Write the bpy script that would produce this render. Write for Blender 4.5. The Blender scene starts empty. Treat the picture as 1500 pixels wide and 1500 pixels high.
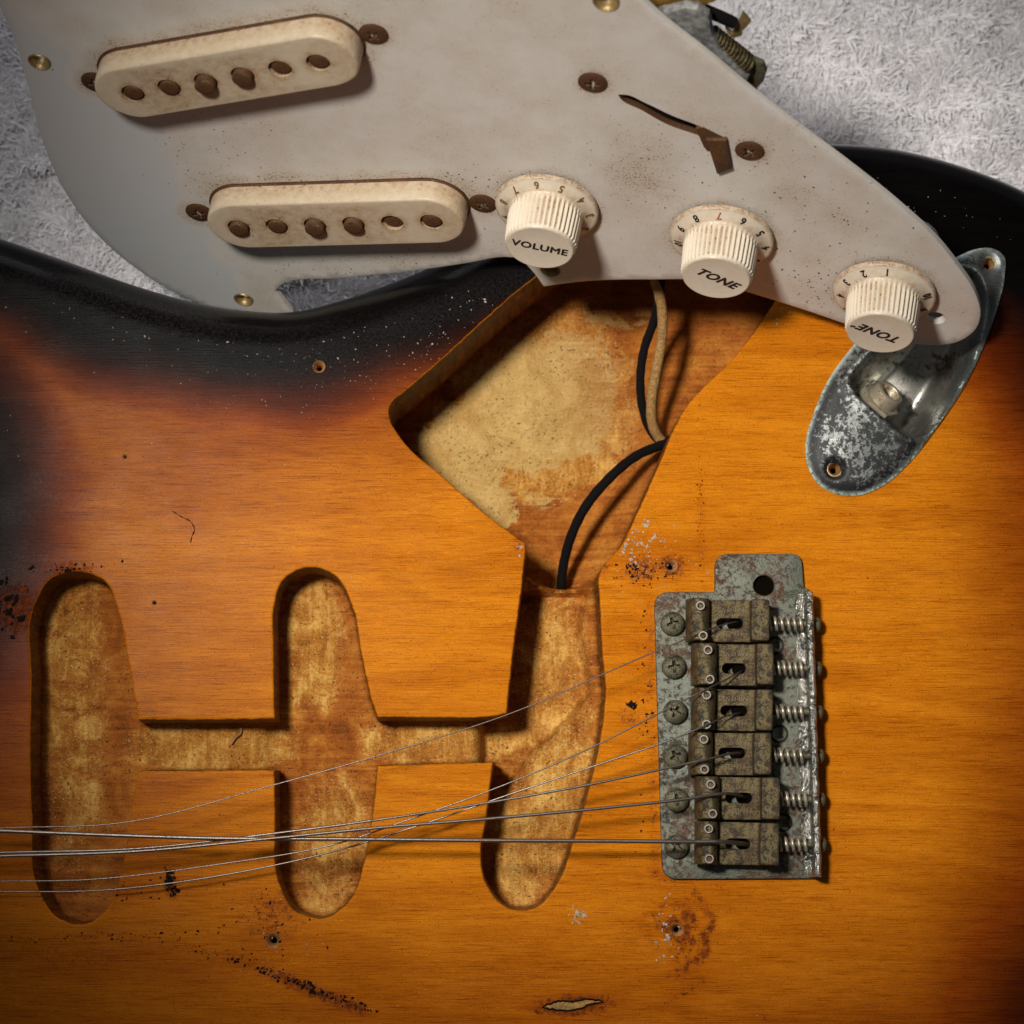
import bpy, bmesh, math, random
import numpy as np
from mathutils import Vector, Matrix
from mathutils.geometry import delaunay_2d_cdt
random.seed(7); RNG = np.random.default_rng(11)
SC = bpy.context.scene
COL = SC.collection
# one unit is 17.45 mm, so the scene has its real size
SC.unit_settings.system = 'METRIC'; SC.unit_settings.scale_length = 0.01745
# ------------------------------------------------------------------ camera
CPOS = np.array([-0.5, -5.0, 42.0]); FPX = 4230.0
zc = CPOS/np.linalg.norm(CPOS)
xc = np.cross([0, 1, 0], zc); xc /= np.linalg.norm(xc)
yc = np.cross(zc, xc)
cd = bpy.data.cameras.new('camera'); cam = bpy.data.objects.new('camera', cd); COL.objects.link(cam)
cam.matrix_world = Matrix(((xc[0], yc[0], zc[0], CPOS[0]), (xc[1], yc[1], zc[1], CPOS[1]), (xc[2], yc[2], zc[2], CPOS[2]), (0, 0, 0, 1)))
cd.sensor_width = 36; cd.lens = 36*FPX/1500; cd.clip_start = 1; cd.clip_end = 300
cd.dof.use_dof = True; cd.dof.focus_distance = 41.3; cd.dof.aperture_fstop = 0.32
SC.camera = cam
# ------------------------------------------------------------------ world and lamps
SC.view_settings.view_transform = 'Standard'; SC.view_settings.look = 'None'
SC.view_settings.exposure = 0; SC.view_settings.gamma = 1; SC.view_settings.use_curve_mapping = False
w = bpy.data.worlds.new('World'); SC.world = w; w.use_nodes = True
w.node_tree.nodes['Background'].inputs[0].default_value = (0.95, 0.95, 1.0, 1)
w.node_tree.nodes['Background'].inputs[1].default_value = 0.05

def aim(o, p, t):
    o.location = p
    o.rotation_euler = (Vector(t)-Vector(p)).to_track_quat('-Z', 'Y').to_euler()
def spot(name, p, t, energy, size, rad, col, blend=1.0):
    l = bpy.data.lights.new(name, 'SPOT'); l.energy = energy; l.spot_size = math.radians(size); l.spot_blend = blend
    l.shadow_soft_size = rad; l.color = col
    o = bpy.data.objects.new(name, l); COL.objects.link(o); aim(o, p, t); return o
def area(name, p, t, energy, sx, sy, col):
    l = bpy.data.lights.new(name, 'AREA'); l.shape = 'RECTANGLE'; l.size = sx; l.size_y = sy; l.energy = energy; l.color = col
    o = bpy.data.objects.new(name, l); COL.objects.link(o); aim(o, p, t); return o
spot('key_lamp', (-11.5, 4.2, 41.0), (1.4, 0.5, 0.5), 92000, 30.5, 2.6, (1.0, 0.955, 0.89))
area('fill_softbox', (-10, 30, 26), (0, 2, 0), 2900, 16, 10, (0.93, 0.95, 1.0))  # added softbox fill from the top, gives the black edge its sheen

# ------------------------------------------------------------------ projection helpers
def ray(px, py):
    d = xc*((px-750.0)/FPX) + yc*((750.0-py)/FPX) - zc
    return d
def at(px, py, z=0.0):
    d = ray(px, py); t = (z-CPOS[2])/d[2]
    return CPOS + d*t
def at2(pts, z=0.0): return np.array([at(a, b, z)[:2] for a, b in pts])
def proj(P):
    P = np.asarray(P, float)-CPOS
    zz = -(P@zc)
    return 750+FPX*(P@xc)/zz, 750-FPX*(P@yc)/zz
# ------------------------------------------------------------------ 2-D geometry helpers
def catmull(P, step):
    P = np.asarray(P, float); out = []
    Q = np.vstack([2*P[0]-P[1], P, 2*P[-1]-P[-2]])
    for i in range(1, len(Q)-2):
        p0, p1, p2, p3 = Q[i-1], Q[i], Q[i+1], Q[i+2]
        n = max(1, int(round(np.linalg.norm(p2-p1)/step)))
        for k in range(n):
            t = k/n
            # centripetal tangents tamed by chord lengths
            d1 = max(np.linalg.norm(p1-p0), 1e-6); d2 = np.linalg.norm(p2-p1); d3 = max(np.linalg.norm(p3-p2), 1e-6)
            m1 = ((p2-p1)/d2*d1+(p1-p0)/d1*d2)/(d1+d2)*d2
            m2 = ((p3-p2)/d3*d2+(p2-p1)/d2*d3)/(d2+d3)*d2
            h = t*t*t; g = t*t
            out.append((2*h-3*g+1)*p1+(h-2*g+t)*m1+(-2*h+3*g)*p2+(h-g)*m2)
    return out
def smooth_loop(P, corners=(), step=0.08):
    """closed loop; the indices in corners stay sharp"""
    P = [np.asarray(p, float) for p in P]; n = len(P)
    if not corners:
        ext = [P[(i) % n] for i in range(-2, n+3)]
        full = []
        Q = ext
        res = catmull(Q, step)
        # keep only the stretch from P[0] to P[n]
        cnt = []
        for i in range(len(Q)-1):
            cnt.append(max(1, int(round(np.linalg.norm(Q[i+1]-Q[i])/step))))
        s = sum(cnt[:2]); e = s+sum(cnt[2:2+n])
        return np.array(res[s:e])
    c = sorted(corners); out = []
    for a, b in zip(c, c[1:]+[c[0]+n]):
        seg = [P[i % n] for i in range(a, b+1)]
        out += catmull(seg, step)
    return np.array(out)
def fillet(P, rad, n=5):
    P = [np.asarray(p, float) for p in P]; out = []; N = len(P)
    for i in range(N):
        r = rad[i] if hasattr(rad, '__len__') else rad
        a, b, c = P[i-1], P[i], P[(i+1) % N]; u = (a-b)/np.linalg.norm(a-b); v = (c-b)/np.linalg.norm(c-b)
        th = math.acos(np.clip(u@v, -1, 1)); t = min(r/math.tan(th/2), .45*np.linalg.norm(a-b), .45*np.linalg.norm(c-b)); p0, p1 = b+u*t, b+v*t
        for k in range(n+1):
            s_ = k/n; out.append((1-s_)**2*p0+2*s_*(1-s_)*b+s_*s_*p1)
    return np.array(out)
def area2(L): x, y = L[:, 0], L[:, 1]; return 0.5*np.sum(x*np.roll(y, -1)-np.roll(x, -1)*y)
def ccw(L): return L if area2(L) > 0 else L[::-1].copy()
def offset(L, d):
    """grow a CCW loop outwards by d (negative shrinks)"""
    e = np.roll(L, -1, 0)-L; e /= np.maximum(np.linalg.norm(e, axis=1), 1e-9)[:, None]
    n = np.stack([e[:, 1], -e[:, 0]], 1)
    m = n+np.roll(n, 1, 0); l = np.linalg.norm(m, axis=1)
    m = m/np.maximum(l, 1e-6)[:, None]
    c = np.maximum((m*n).sum(1), 0.55)
    return L+m*(d/c)[:, None]
def inside(L, P):
    x, y = P[:, 0], P[:, 1]; r = np.zeros(len(P), bool)
    for (x0, y0), (x1, y1) in zip(L, np.roll(L, -1, 0)):
        if y0 == y1: continue
        c = ((y0 > y) != (y1 > y)) & (x < (x1-x0)*(y-y0)/(y1-y0)+x0)
        r ^= c
    return r
def dist_line(L, P, closed=True):
    P = np.asarray(P, float); D = np.full(len(P), 1e9)
    A = L; B = np.roll(L, -1, 0)
    if not closed: A = L[:-1]; B = L[1:]
    for a, b in zip(A, B):
        ab = b-a; t = np.clip(((P-a)@ab)/max(ab@ab, 1e-12), 0, 1)
        D = np.minimum(D, np.hypot(*(P-a-t[:, None]*ab).T))
    return D
def circle(c, r, n=20, ry=None, ang=0):
    a = np.linspace(0, 2*math.pi, n, endpoint=False); ry = r if ry is None else ry
    x, y = r*np.cos(a), ry*np.sin(a); ca, sa = math.cos(ang), math.sin(ang)
    return np.stack([c[0]+x*ca-y*sa, c[1]+x*sa+y*ca], 1)
def rrect(x0, y0, x1, y1, r, n=5):
    out = []
    for cx, cy, a0 in ((x1-r, y1-r, 0), (x0+r, y1-r, 90), (x0+r, y0+r, 180), (x1-r, y0+r, 270)):
        for k in range(n+1):
            a = math.radians(a0+90*k/n); out.append((cx+r*math.cos(a), cy+r*math.sin(a)))
    return np.array(out)
def stadium(cx, cy, lx, r, n=10):
    return rrect(cx-lx/2, cy-r, cx+lx/2, cy+r, r*0.999, n)
def fill(outer, holes, spacing, coarse=None, region=None):
    """triangulate outer minus holes with interior points; returns 2-D verts and triangles (CCW)"""
    lo, hi = outer.min(0), outer.max(0)
    def grid(lo, hi, s):
        gx, gy = np.meshgrid(np.arange(lo[0]+s/2, hi[0], s), np.arange(lo[1]+s/2, hi[1], s))
        gx = gx + (np.arange(gx.shape[0]) % 2)[:, None]*s*0.5
        return np.stack([gx.ravel(), gy.ravel()], 1)
    pts = []
    if spacing:
        if region is None: g = grid(lo, hi, spacing); g = [(g, spacing)]
        else:
            a = grid(np.maximum(lo, region[0]), np.minimum(hi, region[1]), spacing)
            b = grid(lo, hi, coarse); m = ((b > region[0]) & (b < region[1])).all(1)
            g = [(a, spacing), (b[~m], coarse)]
        for q, s in g:
            q = q[inside(outer, q)]
            for h in holes: q = q[~inside(h, q)]
            d = dist_line(outer, q)
            for h in holes:
                if len(q): d = np.minimum(d, dist_line(h, q))
            pts.append(q[d > s*0.45])
    V = []; E = []
    for L in [outer]+list(holes):
        b = len(V); V += [Vector(p) for p in L]; E += [(b+i, b+(i+1) % len(L)) for i in range(len(L))]
    for q in pts: V += [Vector(p) for p in q]
    ov, oe, of, *_ = delaunay_2d_cdt(V, E, [], 0, 1e-6)
    ov = np.array([tuple(v) for v in ov]); of = np.array([tuple(f) for f in of])
    cen = ov[of].mean(1)
    k = inside(outer, cen)
    for h in holes: k &= ~inside(h, cen)
    of = of[k]
    a = ov[of[:, 0]]; b = ov[of[:, 1]]; c = ov[of[:, 2]]
    ar = (b[:, 0]-a[:, 0])*(c[:, 1]-a[:, 1])-(c[:, 0]-a[:, 0])*(b[:, 1]-a[:, 1])
    of[ar < 0] = of[ar < 0][:, ::-1]
    return ov, of
# ------------------------------------------------------------------ mesh builder
class MB:
    def __init__(s): s.v = []; s.f = []; s.m = []
    def add(s, V, F, mat=0):
        b = len(s.v); s.v += [tuple(float(c) for c in p) for p in V]
        for f in F: s.f.append(tuple(b+int(i) for i in f)); s.m.append(mat)
    def rings(s, R, closed=True, mat=0, cap0=False, cap1=False, flip=False):
        """R: list of same-length 3-D loops; quads between them"""
        n = len(R[0]); V = np.vstack(R); F = []
        for k in range(len(R)-1):
            for i in range(n if closed else n-1):
                j = (i+1) % n; q = (k*n+i, k*n+j, (k+1)*n+j, (k+1)*n+i)
                F.append(q[::-1] if flip else q)
        if cap0: F.append(tuple(range(n))[::-1] if not flip else tuple(range(n)))
        if cap1: F.append(tuple((len(R)-1)*n+i for i in range(n)) if not flip else tuple((len(R)-1)*n+i for i in range(n))[::-1])
        s.add(V, F, mat)
    def tube(s, P, r, n=8, mat=0, cap=True):
        P = np.asarray(P, float); R = []; T = np.gradient(P, axis=0)
        up = np.array([0.1, 0.2, 1.0]); rr = r if hasattr(r, '__len__') else [r]*len(P)
        nrm = None
        for i in range(len(P)):
            t = T[i]/max(np.linalg.norm(T[i]), 1e-9)
            if nrm is None:
                nrm = np.cross(t, up); nrm /= np.linalg.norm(nrm)
            nrm = nrm-t*(nrm@t); nrm /= max(np.linalg.norm(nrm), 1e-9)
            b = np.cross(t, nrm); a = np.linspace(0, 2*math.pi, n, endpoint=False)
            R.append(P[i]+rr[i]*(np.cos(a)[:, None]*nrm+np.sin(a)[:, None]*b))
        s.rings(R, mat=mat, cap0=cap, cap1=cap, flip=False)
    def lathe(s, prof, n=32, M=None, mat=0, mod=None):
        """prof: (r, z) from outside bottom to the axis top"""
        R = []; a = np.linspace(0, 2*math.pi, n, endpoint=False)
        for k, (r, z) in enumerate(prof):
            q = r if mod is None else r*(1+mod[k]*np.cos(a*mod[-1]))
            L = np.stack([q*np.cos(a), q*np.sin(a), np.full(n, z)], 1)
            if M is not None: L = L@M[:3, :3].T+M[:3, 3]
            R.append(L)
        s.rings(R, mat=mat, cap1=True)
    def prism(s, L, z0, z1, b=0.03, mat=0, holes=(), f=None):
        """rounded-edge slab over a 2-D CCW loop"""
        L = ccw(np.asarray(L, float)); fz = f or (lambda Q, z: np.column_stack([Q, np.full(len(Q), z)]))
        R = [fz(L, z0), fz(L, z1-b), fz(offset(L, -b*0.3), z1-b*0.3), fz(offset(L, -b), z1)]
        s.rings(R, mat=mat)
        hs = [ccw(np.asarray(h, float)) for h in holes]
        ov, of = fill(offset(L, -b), [offset(h, b*0.4) for h in hs], None)
        s.add(fz(ov, z1), of, mat)
        for h in hs: s.rings([fz(offset(h, b*0.4), z1), fz(h, z1-b*0.4), fz(h, z0)], mat=mat, flip=False)
    def build(s, name, mats, parent=None, smooth=35, weld=True, M=None, attrs=None):
        me = bpy.data.meshes.new(name); me.from_pydata(s.v, [], s.f)
        if not isinstance(mats, (list, tuple)): mats = [mats]
        for m in mats: me.materials.append(m)
        if len(mats) > 1: me.polygons.foreach_set('material_index', s.m)
        if weld:
            bm = bmesh.new(); bm.from_mesh(me); bmesh.ops.remove_doubles(bm, verts=bm.verts, dist=2e-4); bm.to_mesh(me); bm.free()
        if smooth:
            me.polygons.foreach_set('use_smooth', [True]*len(me.polygons))
            me.set_sharp_from_angle(angle=math.radians(smooth))
        me.update()
        if attrs:
            co = np.empty(len(me.vertices)*3); me.vertices.foreach_get('co', co); co = co.reshape(-1, 3)
            for k, fn in attrs.items():
                a = me.attributes.new(k, 'FLOAT', 'POINT'); a.data.foreach_set('value', np.clip(fn(co), 0, 1).astype(np.float32))
        o = bpy.data.objects.new(name, me); COL.objects.link(o)
        if parent: o.parent = parent
        if M is not None: o.matrix_local = M
        return o
def tag(o, label=None, cat=None, group=None, kind=None):
    if label: o['label'] = label
    if cat: o['category'] = cat
    if group: o['group'] = group
    if kind: o['kind'] = kind
    return o
def empty(name, loc=(0, 0, 0), M=None):
    o = bpy.data.objects.new(name, None); COL.objects.link(o); o.empty_display_size = 0.5
    if M is not None: o.matrix_world = M
    else: o.location = loc
    return o
def T4(ex, ey, ez, o): return Matrix(((ex[0], ey[0], ez[0], o[0]), (ex[1], ey[1], ez[1], o[1]), (ex[2], ey[2], ez[2], o[2]), (0, 0, 0, 1)))
def npT(M): return np.array(M)
def copy_of(o, parent, M):
    c = o.copy(); COL.objects.link(c); c.parent = parent; c.matrix_local = M; return c
def text_mesh(txt, size, ext=0.006, shear=0.0, bold=0.0, spacing=1.0):
    cu = bpy.data.curves.new('lettering', 'FONT'); cu.body = txt; cu.size = size; cu.extrude = ext; cu.shear = shear
    cu.offset = bold; cu.align_x = 'CENTER'; cu.align_y = 'CENTER'; cu.space_character = spacing; cu.resolution_u = 3
    o = bpy.data.objects.new('t', cu); COL.objects.link(o); bpy.context.view_layer.update()
    me = bpy.data.meshes.new_from_object(o.evaluated_get(bpy.context.evaluated_depsgraph_get()))
    bpy.data.objects.remove(o); bpy.data.curves.remove(cu)
    V = np.array([v.co[:] for v in me.vertices]); F = [tuple(p.vertices) for p in me.polygons]
    bpy.data.meshes.remove(me)
    return V, F
def gsm(x, a, b):
    t = np.clip((x-a)/(b-a), 0, 1); return t*t*(3-2*t)
def blob(X, Y, cx, cy, rx, ry, ang=0.0, soft=0.6):
    a = math.radians(ang); dx, dy = X-cx, Y-cy
    u = (dx*math.cos(a)+dy*math.sin(a))/rx; v = (-dx*math.sin(a)+dy*math.cos(a))/ry
    return 1-gsm(np.hypot(u, v), 1-soft, 1+soft)
_ph = RNG.uniform(0, 6.28, (40, 3)); _dr = RNG.normal(size=(40, 2))
def wob(X, Y, s):
    r = 0
    for i in range(16):
        d = _dr[i]/np.linalg.norm(_dr[i])*(0.5+1.3*(i/16)); r = r+np.sin((X*d[0]+Y*d[1])/s*6.28+_ph[i, 0]+1.3*np.sin((X*d[1]-Y*d[0])/s*3+_ph[i, 1]))
    return r/4
# ------------------------------------------------------------------ materials
class NT:
    def __init__(s, name):
        s.mat = bpy.data.materials.new(name); s.mat.use_nodes = True; s.t = s.mat.node_tree
        s.n = s.t.nodes; s.b = s.n['Principled BSDF']; s._c = None
    def node(s, typ, **k):
        n = s.n.new(typ)
        for a, v in k.items(): setattr(n, a, v)
        return n
    def put(s, sock, v):
        if isinstance(v, bpy.types.NodeSocket): s.t.links.new(v, sock)
        elif v is not None: sock.default_value = (tuple(v)+(1,))[:4] if (hasattr(v, '__len__') and sock.type == 'RGBA') else v
    def co(s, scale=(1, 1, 1), rot=0.0, loc=(0, 0, 0)):
        if s._c is None: s._c = s.node('ShaderNodeTexCoord').outputs['Object']
        m = s.node('ShaderNodeMapping', vector_type='POINT'); s.put(m.inputs[0], s._c)
        m.inputs['Location'].default_value = loc
        m.inputs['Rotation'].default_value = (0, 0, math.radians(rot)); m.inputs['Scale'].default_value = scale
        return m.outputs[0]
    def noise(s, scale=1, detail=3, rough=0.55, vec=None, dist=0.0, out=0):
        n = s.node('ShaderNodeTexNoise'); s.put(n.inputs['Vector'], vec or s.co())
        n.inputs['Scale'].default_value = scale; n.inputs['Detail'].default_value = detail
        n.inputs['Roughness'].default_value = rough; n.inputs['Distortion'].default_value = dist
        return n.outputs[out]
    def vor(s, scale, vec=None, feature='F1', rnd=1.0):
        n = s.node('ShaderNodeTexVoronoi', feature=feature); s.put(n.inputs['Vector'], vec or s.co()); n.inputs['Scale'].default_value = scale
        n.inputs['Randomness'].default_value = rnd
        return n.outputs[0]
    def ramp(s, v, stops, interp='LINEAR'):
        n = s.node('ShaderNodeValToRGB'); s.put(n.inputs[0], v); cr = n.color_ramp; cr.interpolation = interp
        while len(cr.elements) < len(stops): cr.elements.new(0.5)
        for e, (p, c) in zip(cr.elements, stops):
            e.position = p; e.color = (tuple(c)+(1,))[:4] if hasattr(c, '__len__') else (c, c, c, 1)
        return n.outputs[0]
    def rng(s, v, a, b, c=0.0, d=1.0, smooth=True):
        n = s.node('ShaderNodeMapRange', interpolation_type='SMOOTHSTEP' if smooth else 'LINEAR'); s.put(n.inputs[0], v)
        for i, q in enumerate((a, b, c, d)): n.inputs[i+1].default_value = q
        return n.outputs[0]
    def mix(s, f, a, b, mode='MIX'):
        n = s.node('ShaderNodeMix', data_type='RGBA', blend_type=mode); s.put(n.inputs[0], f); s.put(n.inputs[6], a); s.put(n.inputs[7], b)
        return n.outputs[2]
    def m(s, op, a, b=None, clamp=False):
        n = s.node('ShaderNodeMath', operation=op, use_clamp=clamp); s.put(n.inputs[0], a)
        if b is not None: s.put(n.inputs[1], b)
        return n.outputs[0]
    def attr(s, name): return s.node('ShaderNodeAttribute', attribute_name=name).outputs['Fac']
    def bump(s, h, strength=0.3, dist=0.02, nrm=None):
        n = s.node('ShaderNodeBump'); n.inputs['Strength'].default_value = strength; n.inputs['Distance'].default_value = dist
        s.put(n.inputs['Height'], h)
        if nrm: s.put(n.inputs['Normal'], nrm)
        return n.outputs[0]
    def out(s, color=None, rough=None, metal=None, normal=None, coat=None, spec=None, **k):
        b = s.b.inputs
        for nm, v in (('Base Color', color), ('Roughness', rough), ('Metallic', metal), ('Normal', normal), ('Coat Weight', coat), ('Specular IOR Level', spec)):
            if v is not None: s.put(b[nm], v)
        for nm, v in k.items(): s.put(b[nm.replace('_', ' ')], v)
        return s.mat

# --- lacquered sunburst finish
def finish_material():
    s = NT('sunburst_lacquer')
    burst_vignette = s.attr('burst_vignette'); stain = s.attr('stain'); haze = s.attr('dust_sheen')
    big = s.noise(0.5, 3); gv = s.co((0.28, 6, 1), -3.5)
    g1 = s.noise(1.0, 8, 0.75, gv, 0.9); g2 = s.noise(1.0, 3, 0.6, s.co((1.8, 66, 4), -3.0)); g3 = s.noise(1.0, 3, 0.6, s.co((6, 150, 6), -3.0))
    t = s.m('ADD', burst_vignette, s.m('MULTIPLY', s.m('SUBTRACT', big, 0.5), 0.22))
    t = s.m('ADD', t, s.m('MULTIPLY', s.m('SUBTRACT', g2, 0.5), 0.10), clamp=True)
    base = s.ramp(t, [(0.0, (0.60, 0.197, 0.008)), (0.14, (0.46, 0.135, 0.006)), (0.34, (0.27, 0.055, 0.004)), (0.56, (0.10, 0.018, 0.003)), (0.76, (0.024, 0.006, 0.003)), (0.92, (0.0035, 0.003, 0.003))])
    gm = s.m('ADD', s.m('MULTIPLY', g1, 0.5), s.m('MULTIPLY', g2, 0.5))
    base = s.mix(s.rng(gm, 0.42, 0.64, 0, 0.55), base, s.mix(1.0, base, (0.52, 0.36, 0.26), 'MULTIPLY'))
    base = s.mix(s.rng(g3, 0.54, 0.70, 0, 0.75), base, s.mix(1.0, base, (1.55, 1.5, 1.4), 'MULTIPLY'))
    base = s.mix(s.rng(g2, 0.57, 0.72, 0, 0.7), base, s.mix(1.0, base, (0.45, 0.32, 0.25), 'MULTIPLY'))
    lf = s.noise(1, 5, 0.6, s.co((0.22, 1.3, 1), -6), 1.2); base = s.mix(s.rng(lf, 0.38, 0.62, 0, 0.55), base, s.mix(1.0, base, (0.70, 0.56, 0.42), 'MULTIPLY'))
    gln = s.noise(1.0, 2, 0.5, s.co((9, 190, 9), -4)); base = s.mix(s.m('MULTIPLY', s.rng(gln, 0.60, 0.70), s.rng(g1, 0.42, 0.6, 0.2, 1)), base, s.mix(1.0, base, (1.6, 1.75, 2.6), 'MULTIPLY'))  # bright lamp glints painted into the grain colour
    # pores and fine grime
    sp = s.noise(44, 2, 0.7); sp2 = s.noise(9, 2, 0.6)
    spm = s.m('MULTIPLY', s.rng(sp, 0.56, 0.66), s.rng(sp2, 0.40, 0.62, 0.2, 0.9))
    base = s.mix(spm, base, s.mix(1.0, base, (0.36, 0.26, 0.2), 'MULTIPLY'))
    # worn haze of fine pale dust, plus the left edge's grey sheen painted in
    hz = s.m('MULTIPLY', haze, s.rng(s.noise(26, 4, 0.75), 0.38, 0.66))
    base = s.mix(s.m('MULTIPLY', hz, 0.20), base, (0.09, 0.08, 0.08))
    # stains
    sn = s.noise(11, 5, 0.78, dist=0.8)
    k = s.rng(s.m('ADD', s.m('MULTIPLY', stain, 0.42), s.m('MULTIPLY', sn, 0.8)), 0.62, 0.76)
    k = s.m('MULTIPLY', k, s.rng(stain, 0.02, 0.12))
    rust = s.ramp(s.noise(12, 3, 0.6), [(0.35, (0.028, 0.009, 0.004)), (0.6, (0.20, 0.042, 0.006))])
    base = s.mix(s.m('MULTIPLY', s.rng(stain, 0.1, 0.9), 0.45), base, s.mix(1.0, base, (0.72, 0.42, 0.30), 'MULTIPLY')); base = s.mix(s.m('MULTIPLY', k, 0.9), base, rust)
    rough = s.m('ADD', s.rng(s.noise(1.7, 4), 0.3, 0.7, 0.2, 0.27), s.m('MULTIPLY', hz, 0.12))
    h = s.m('ADD', s.m('MULTIPLY', g2, 0.5), s.m('ADD', s.m('MULTIPLY', sp, 0.45), s.m('MULTIPLY', s.m('MULTIPLY', k, sn), 1.6)))
    n = s.bump(h, 0.16, 0.018); n = s.bump(s.noise(0.9, 2), 0.12, 0.05, n)
    gl = s.attr('gloss'); rough = s.m('MULTIPLY', rough, s.rng(gl, 0, 1, 1.0, 0.8))
    return s.out(base, rough, 0, n, 0.0, s.rng(gl, 0, 1, 0.018, 0.6))
def cavity_material():
    s = NT('routed_bare_wood')
    pale = s.attr('pale'); wall = s.attr('wall'); red = s.attr('reddish'); cream = s.attr('cream')
    a = s.noise(1.7, 7, 0.66, dist=1.0); f = s.noise(17, 4, 0.75); gr = s.noise(1, 6, 0.65, s.co((0.9, 13, 1.2), -3), 0.5)
    v = s.noise(1, 5, 0.7, s.co((9, 1.0, 2), 6), 0.8); pin = s.noise(26, 2, 0.6)
    sw = s.noise(1, 3, 0.6, s.co((4, 30, 3), 24), 2.0)
    brown = s.ramp(s.m('ADD', s.m('MULTIPLY', a, 0.55), s.m('MULTIPLY', gr, 0.45)), [(0.32, (0.12, 0.028, 0.004)), (0.46, (0.36, 0.100, 0.012)), (0.58, (0.56, 0.205, 0.028)), (0.72, (0.72, 0.36, 0.07))])
    gold = s.ramp(s.m('ADD', s.m('MULTIPLY', a, 0.5), s.m('ADD', s.m('MULTIPLY', f, 0.22), s.m('MULTIPLY', v, 0.28))), [(0.36, (0.27, 0.080, 0.010)), (0.49, (0.50, 0.205, 0.030)), (0.60, (0.80, 0.46, 0.115))])
    k = s.rng(s.m('ADD', pale, s.m('ADD', s.m('MULTIPLY', s.m('SUBTRACT', a, 0.5), 1.5), s.m('MULTIPLY', s.m('SUBTRACT', f, 0.5), 0.6))), 0.30, 0.78)
    c = s.mix(k, brown, gold)
    ck = s.rng(s.m('ADD', cream, s.m('ADD', s.m('MULTIPLY', s.m('SUBTRACT', s.noise(2.0, 9, 0.72, dist=0.5), 0.5), 1.7), s.m('MULTIPLY', s.m('SUBTRACT', gr, 0.5), 0.5))), 0.44, 0.56)
    cr = s.mix(s.rng(a, 0.35, 0.65), (0.52, 0.30, 0.085), (0.68, 0.44, 0.155))
    c = s.mix(s.m('MULTIPLY', ck, s.rng(cream, 0.02, 0.15)), c, cr)
    c = s.mix(s.m('MULTIPLY', red, s.rng(gr, 0.35, 0.65, 0.3, 0.8)), c, (0.34, 0.095, 0.014))
    c = s.mix(s.rng(sw, 0.54, 0.70, 0, 0.2), c, s.mix(1.0, c, (0.4, 0.3, 0.22), 'MULTIPLY'))
    c = s.mix(s.m('MULTIPLY', s.rng(pin, 0.60, 0.68), s.rng(s.noise(3.1, 3), 0.38, 0.60, 0.3, 0.95)), c, (0.06, 0.022, 0.006))
    fl = s.noise(42, 2, 0.6); c = s.mix(s.m('MULTIPLY', s.rng(fl, 0.60, 0.70), s.rng(pale, 0.2, 0.6, 0.1, 0.6)), c, (0.90, 0.70, 0.36))
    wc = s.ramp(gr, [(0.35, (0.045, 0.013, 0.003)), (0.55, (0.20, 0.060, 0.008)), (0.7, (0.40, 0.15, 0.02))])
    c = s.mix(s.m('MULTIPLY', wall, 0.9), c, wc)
    h = s.m('ADD', s.m('MULTIPLY', f, 0.8), s.m('ADD', s.m('MULTIPLY', sw, 0.5), s.m('ADD', s.m('MULTIPLY', pin, -0.6), s.m('MULTIPLY', a, 1.2))))
    n = s.bump(h, 0.8, 0.045)
    return s.out(c, s.rng(a, 0.3, 0.7, 0.32, 0.5), 0, n, 0.0, 0.12)
def plastic_material(name, base=(0.66, 0.615, 0.55), grime=0.5, warm=(0.50, 0.33, 0.17), sc=1.0, edge=False):
    s = NT(name)
    g = s.attr('grime'); clean = s.rng(g, 0.1, 0.5)
    a = s.noise(1.1*sc, 5, 0.65); f = s.noise(30, 3, 0.75); f2 = s.noise(70, 2, 0.6); md = s.noise(5*sc, 4, 0.7)
    c = s.mix(s.rng(a, 0.35, 0.7, 0, 0.3), base, s.mix(1.0, base, (0.94, 0.88, 0.78), 'MULTIPLY'))
    if name == 'aged_white_plastic': c = s.mix(clean, (0.60, 0.605, 0.60), c)
    film = s.m('MULTIPLY', g, s.rng(a if name == 'aged_white_plastic' else md, 0.25, 0.7, 0.45, 1.0))
    c = s.mix(s.m('MULTIPLY', film, grime), c, warm)
    th = s.m('ADD', f, s.m('MULTIPLY', s.m('SUBTRACT', film, 0.5), 0.22))
    c = s.mix(s.m('MULTIPLY', s.rng(th, 0.60, 0.68), s.rng(md, 0.35, 0.55, 0.25, 0.95)), c, (0.15, 0.066, 0.028))
    c = s.mix(s.m('MULTIPLY', s.rng(f2, 0.62, 0.72), s.m('MULTIPLY', film, 0.8)), c, (0.20, 0.10, 0.05))
    # hairline scratches
    scv = s.co((0.7, 60, 1), 37); scn = s.noise(1, 1, 0.5, scv)
    c = s.mix(s.rng(scn, 0.70, 0.78, 0, 0.14), c, (0.25, 0.2, 0.16))
    n = s.bump(s.m('ADD', s.m('MULTIPLY', f, 0.4), s.m('MULTIPLY', a, 0.6)), 0.12, 0.02)
    return s.out(c, s.rng(md, 0.3, 0.7, 0.34, 0.5), 0, n, 0, 0.42)
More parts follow.
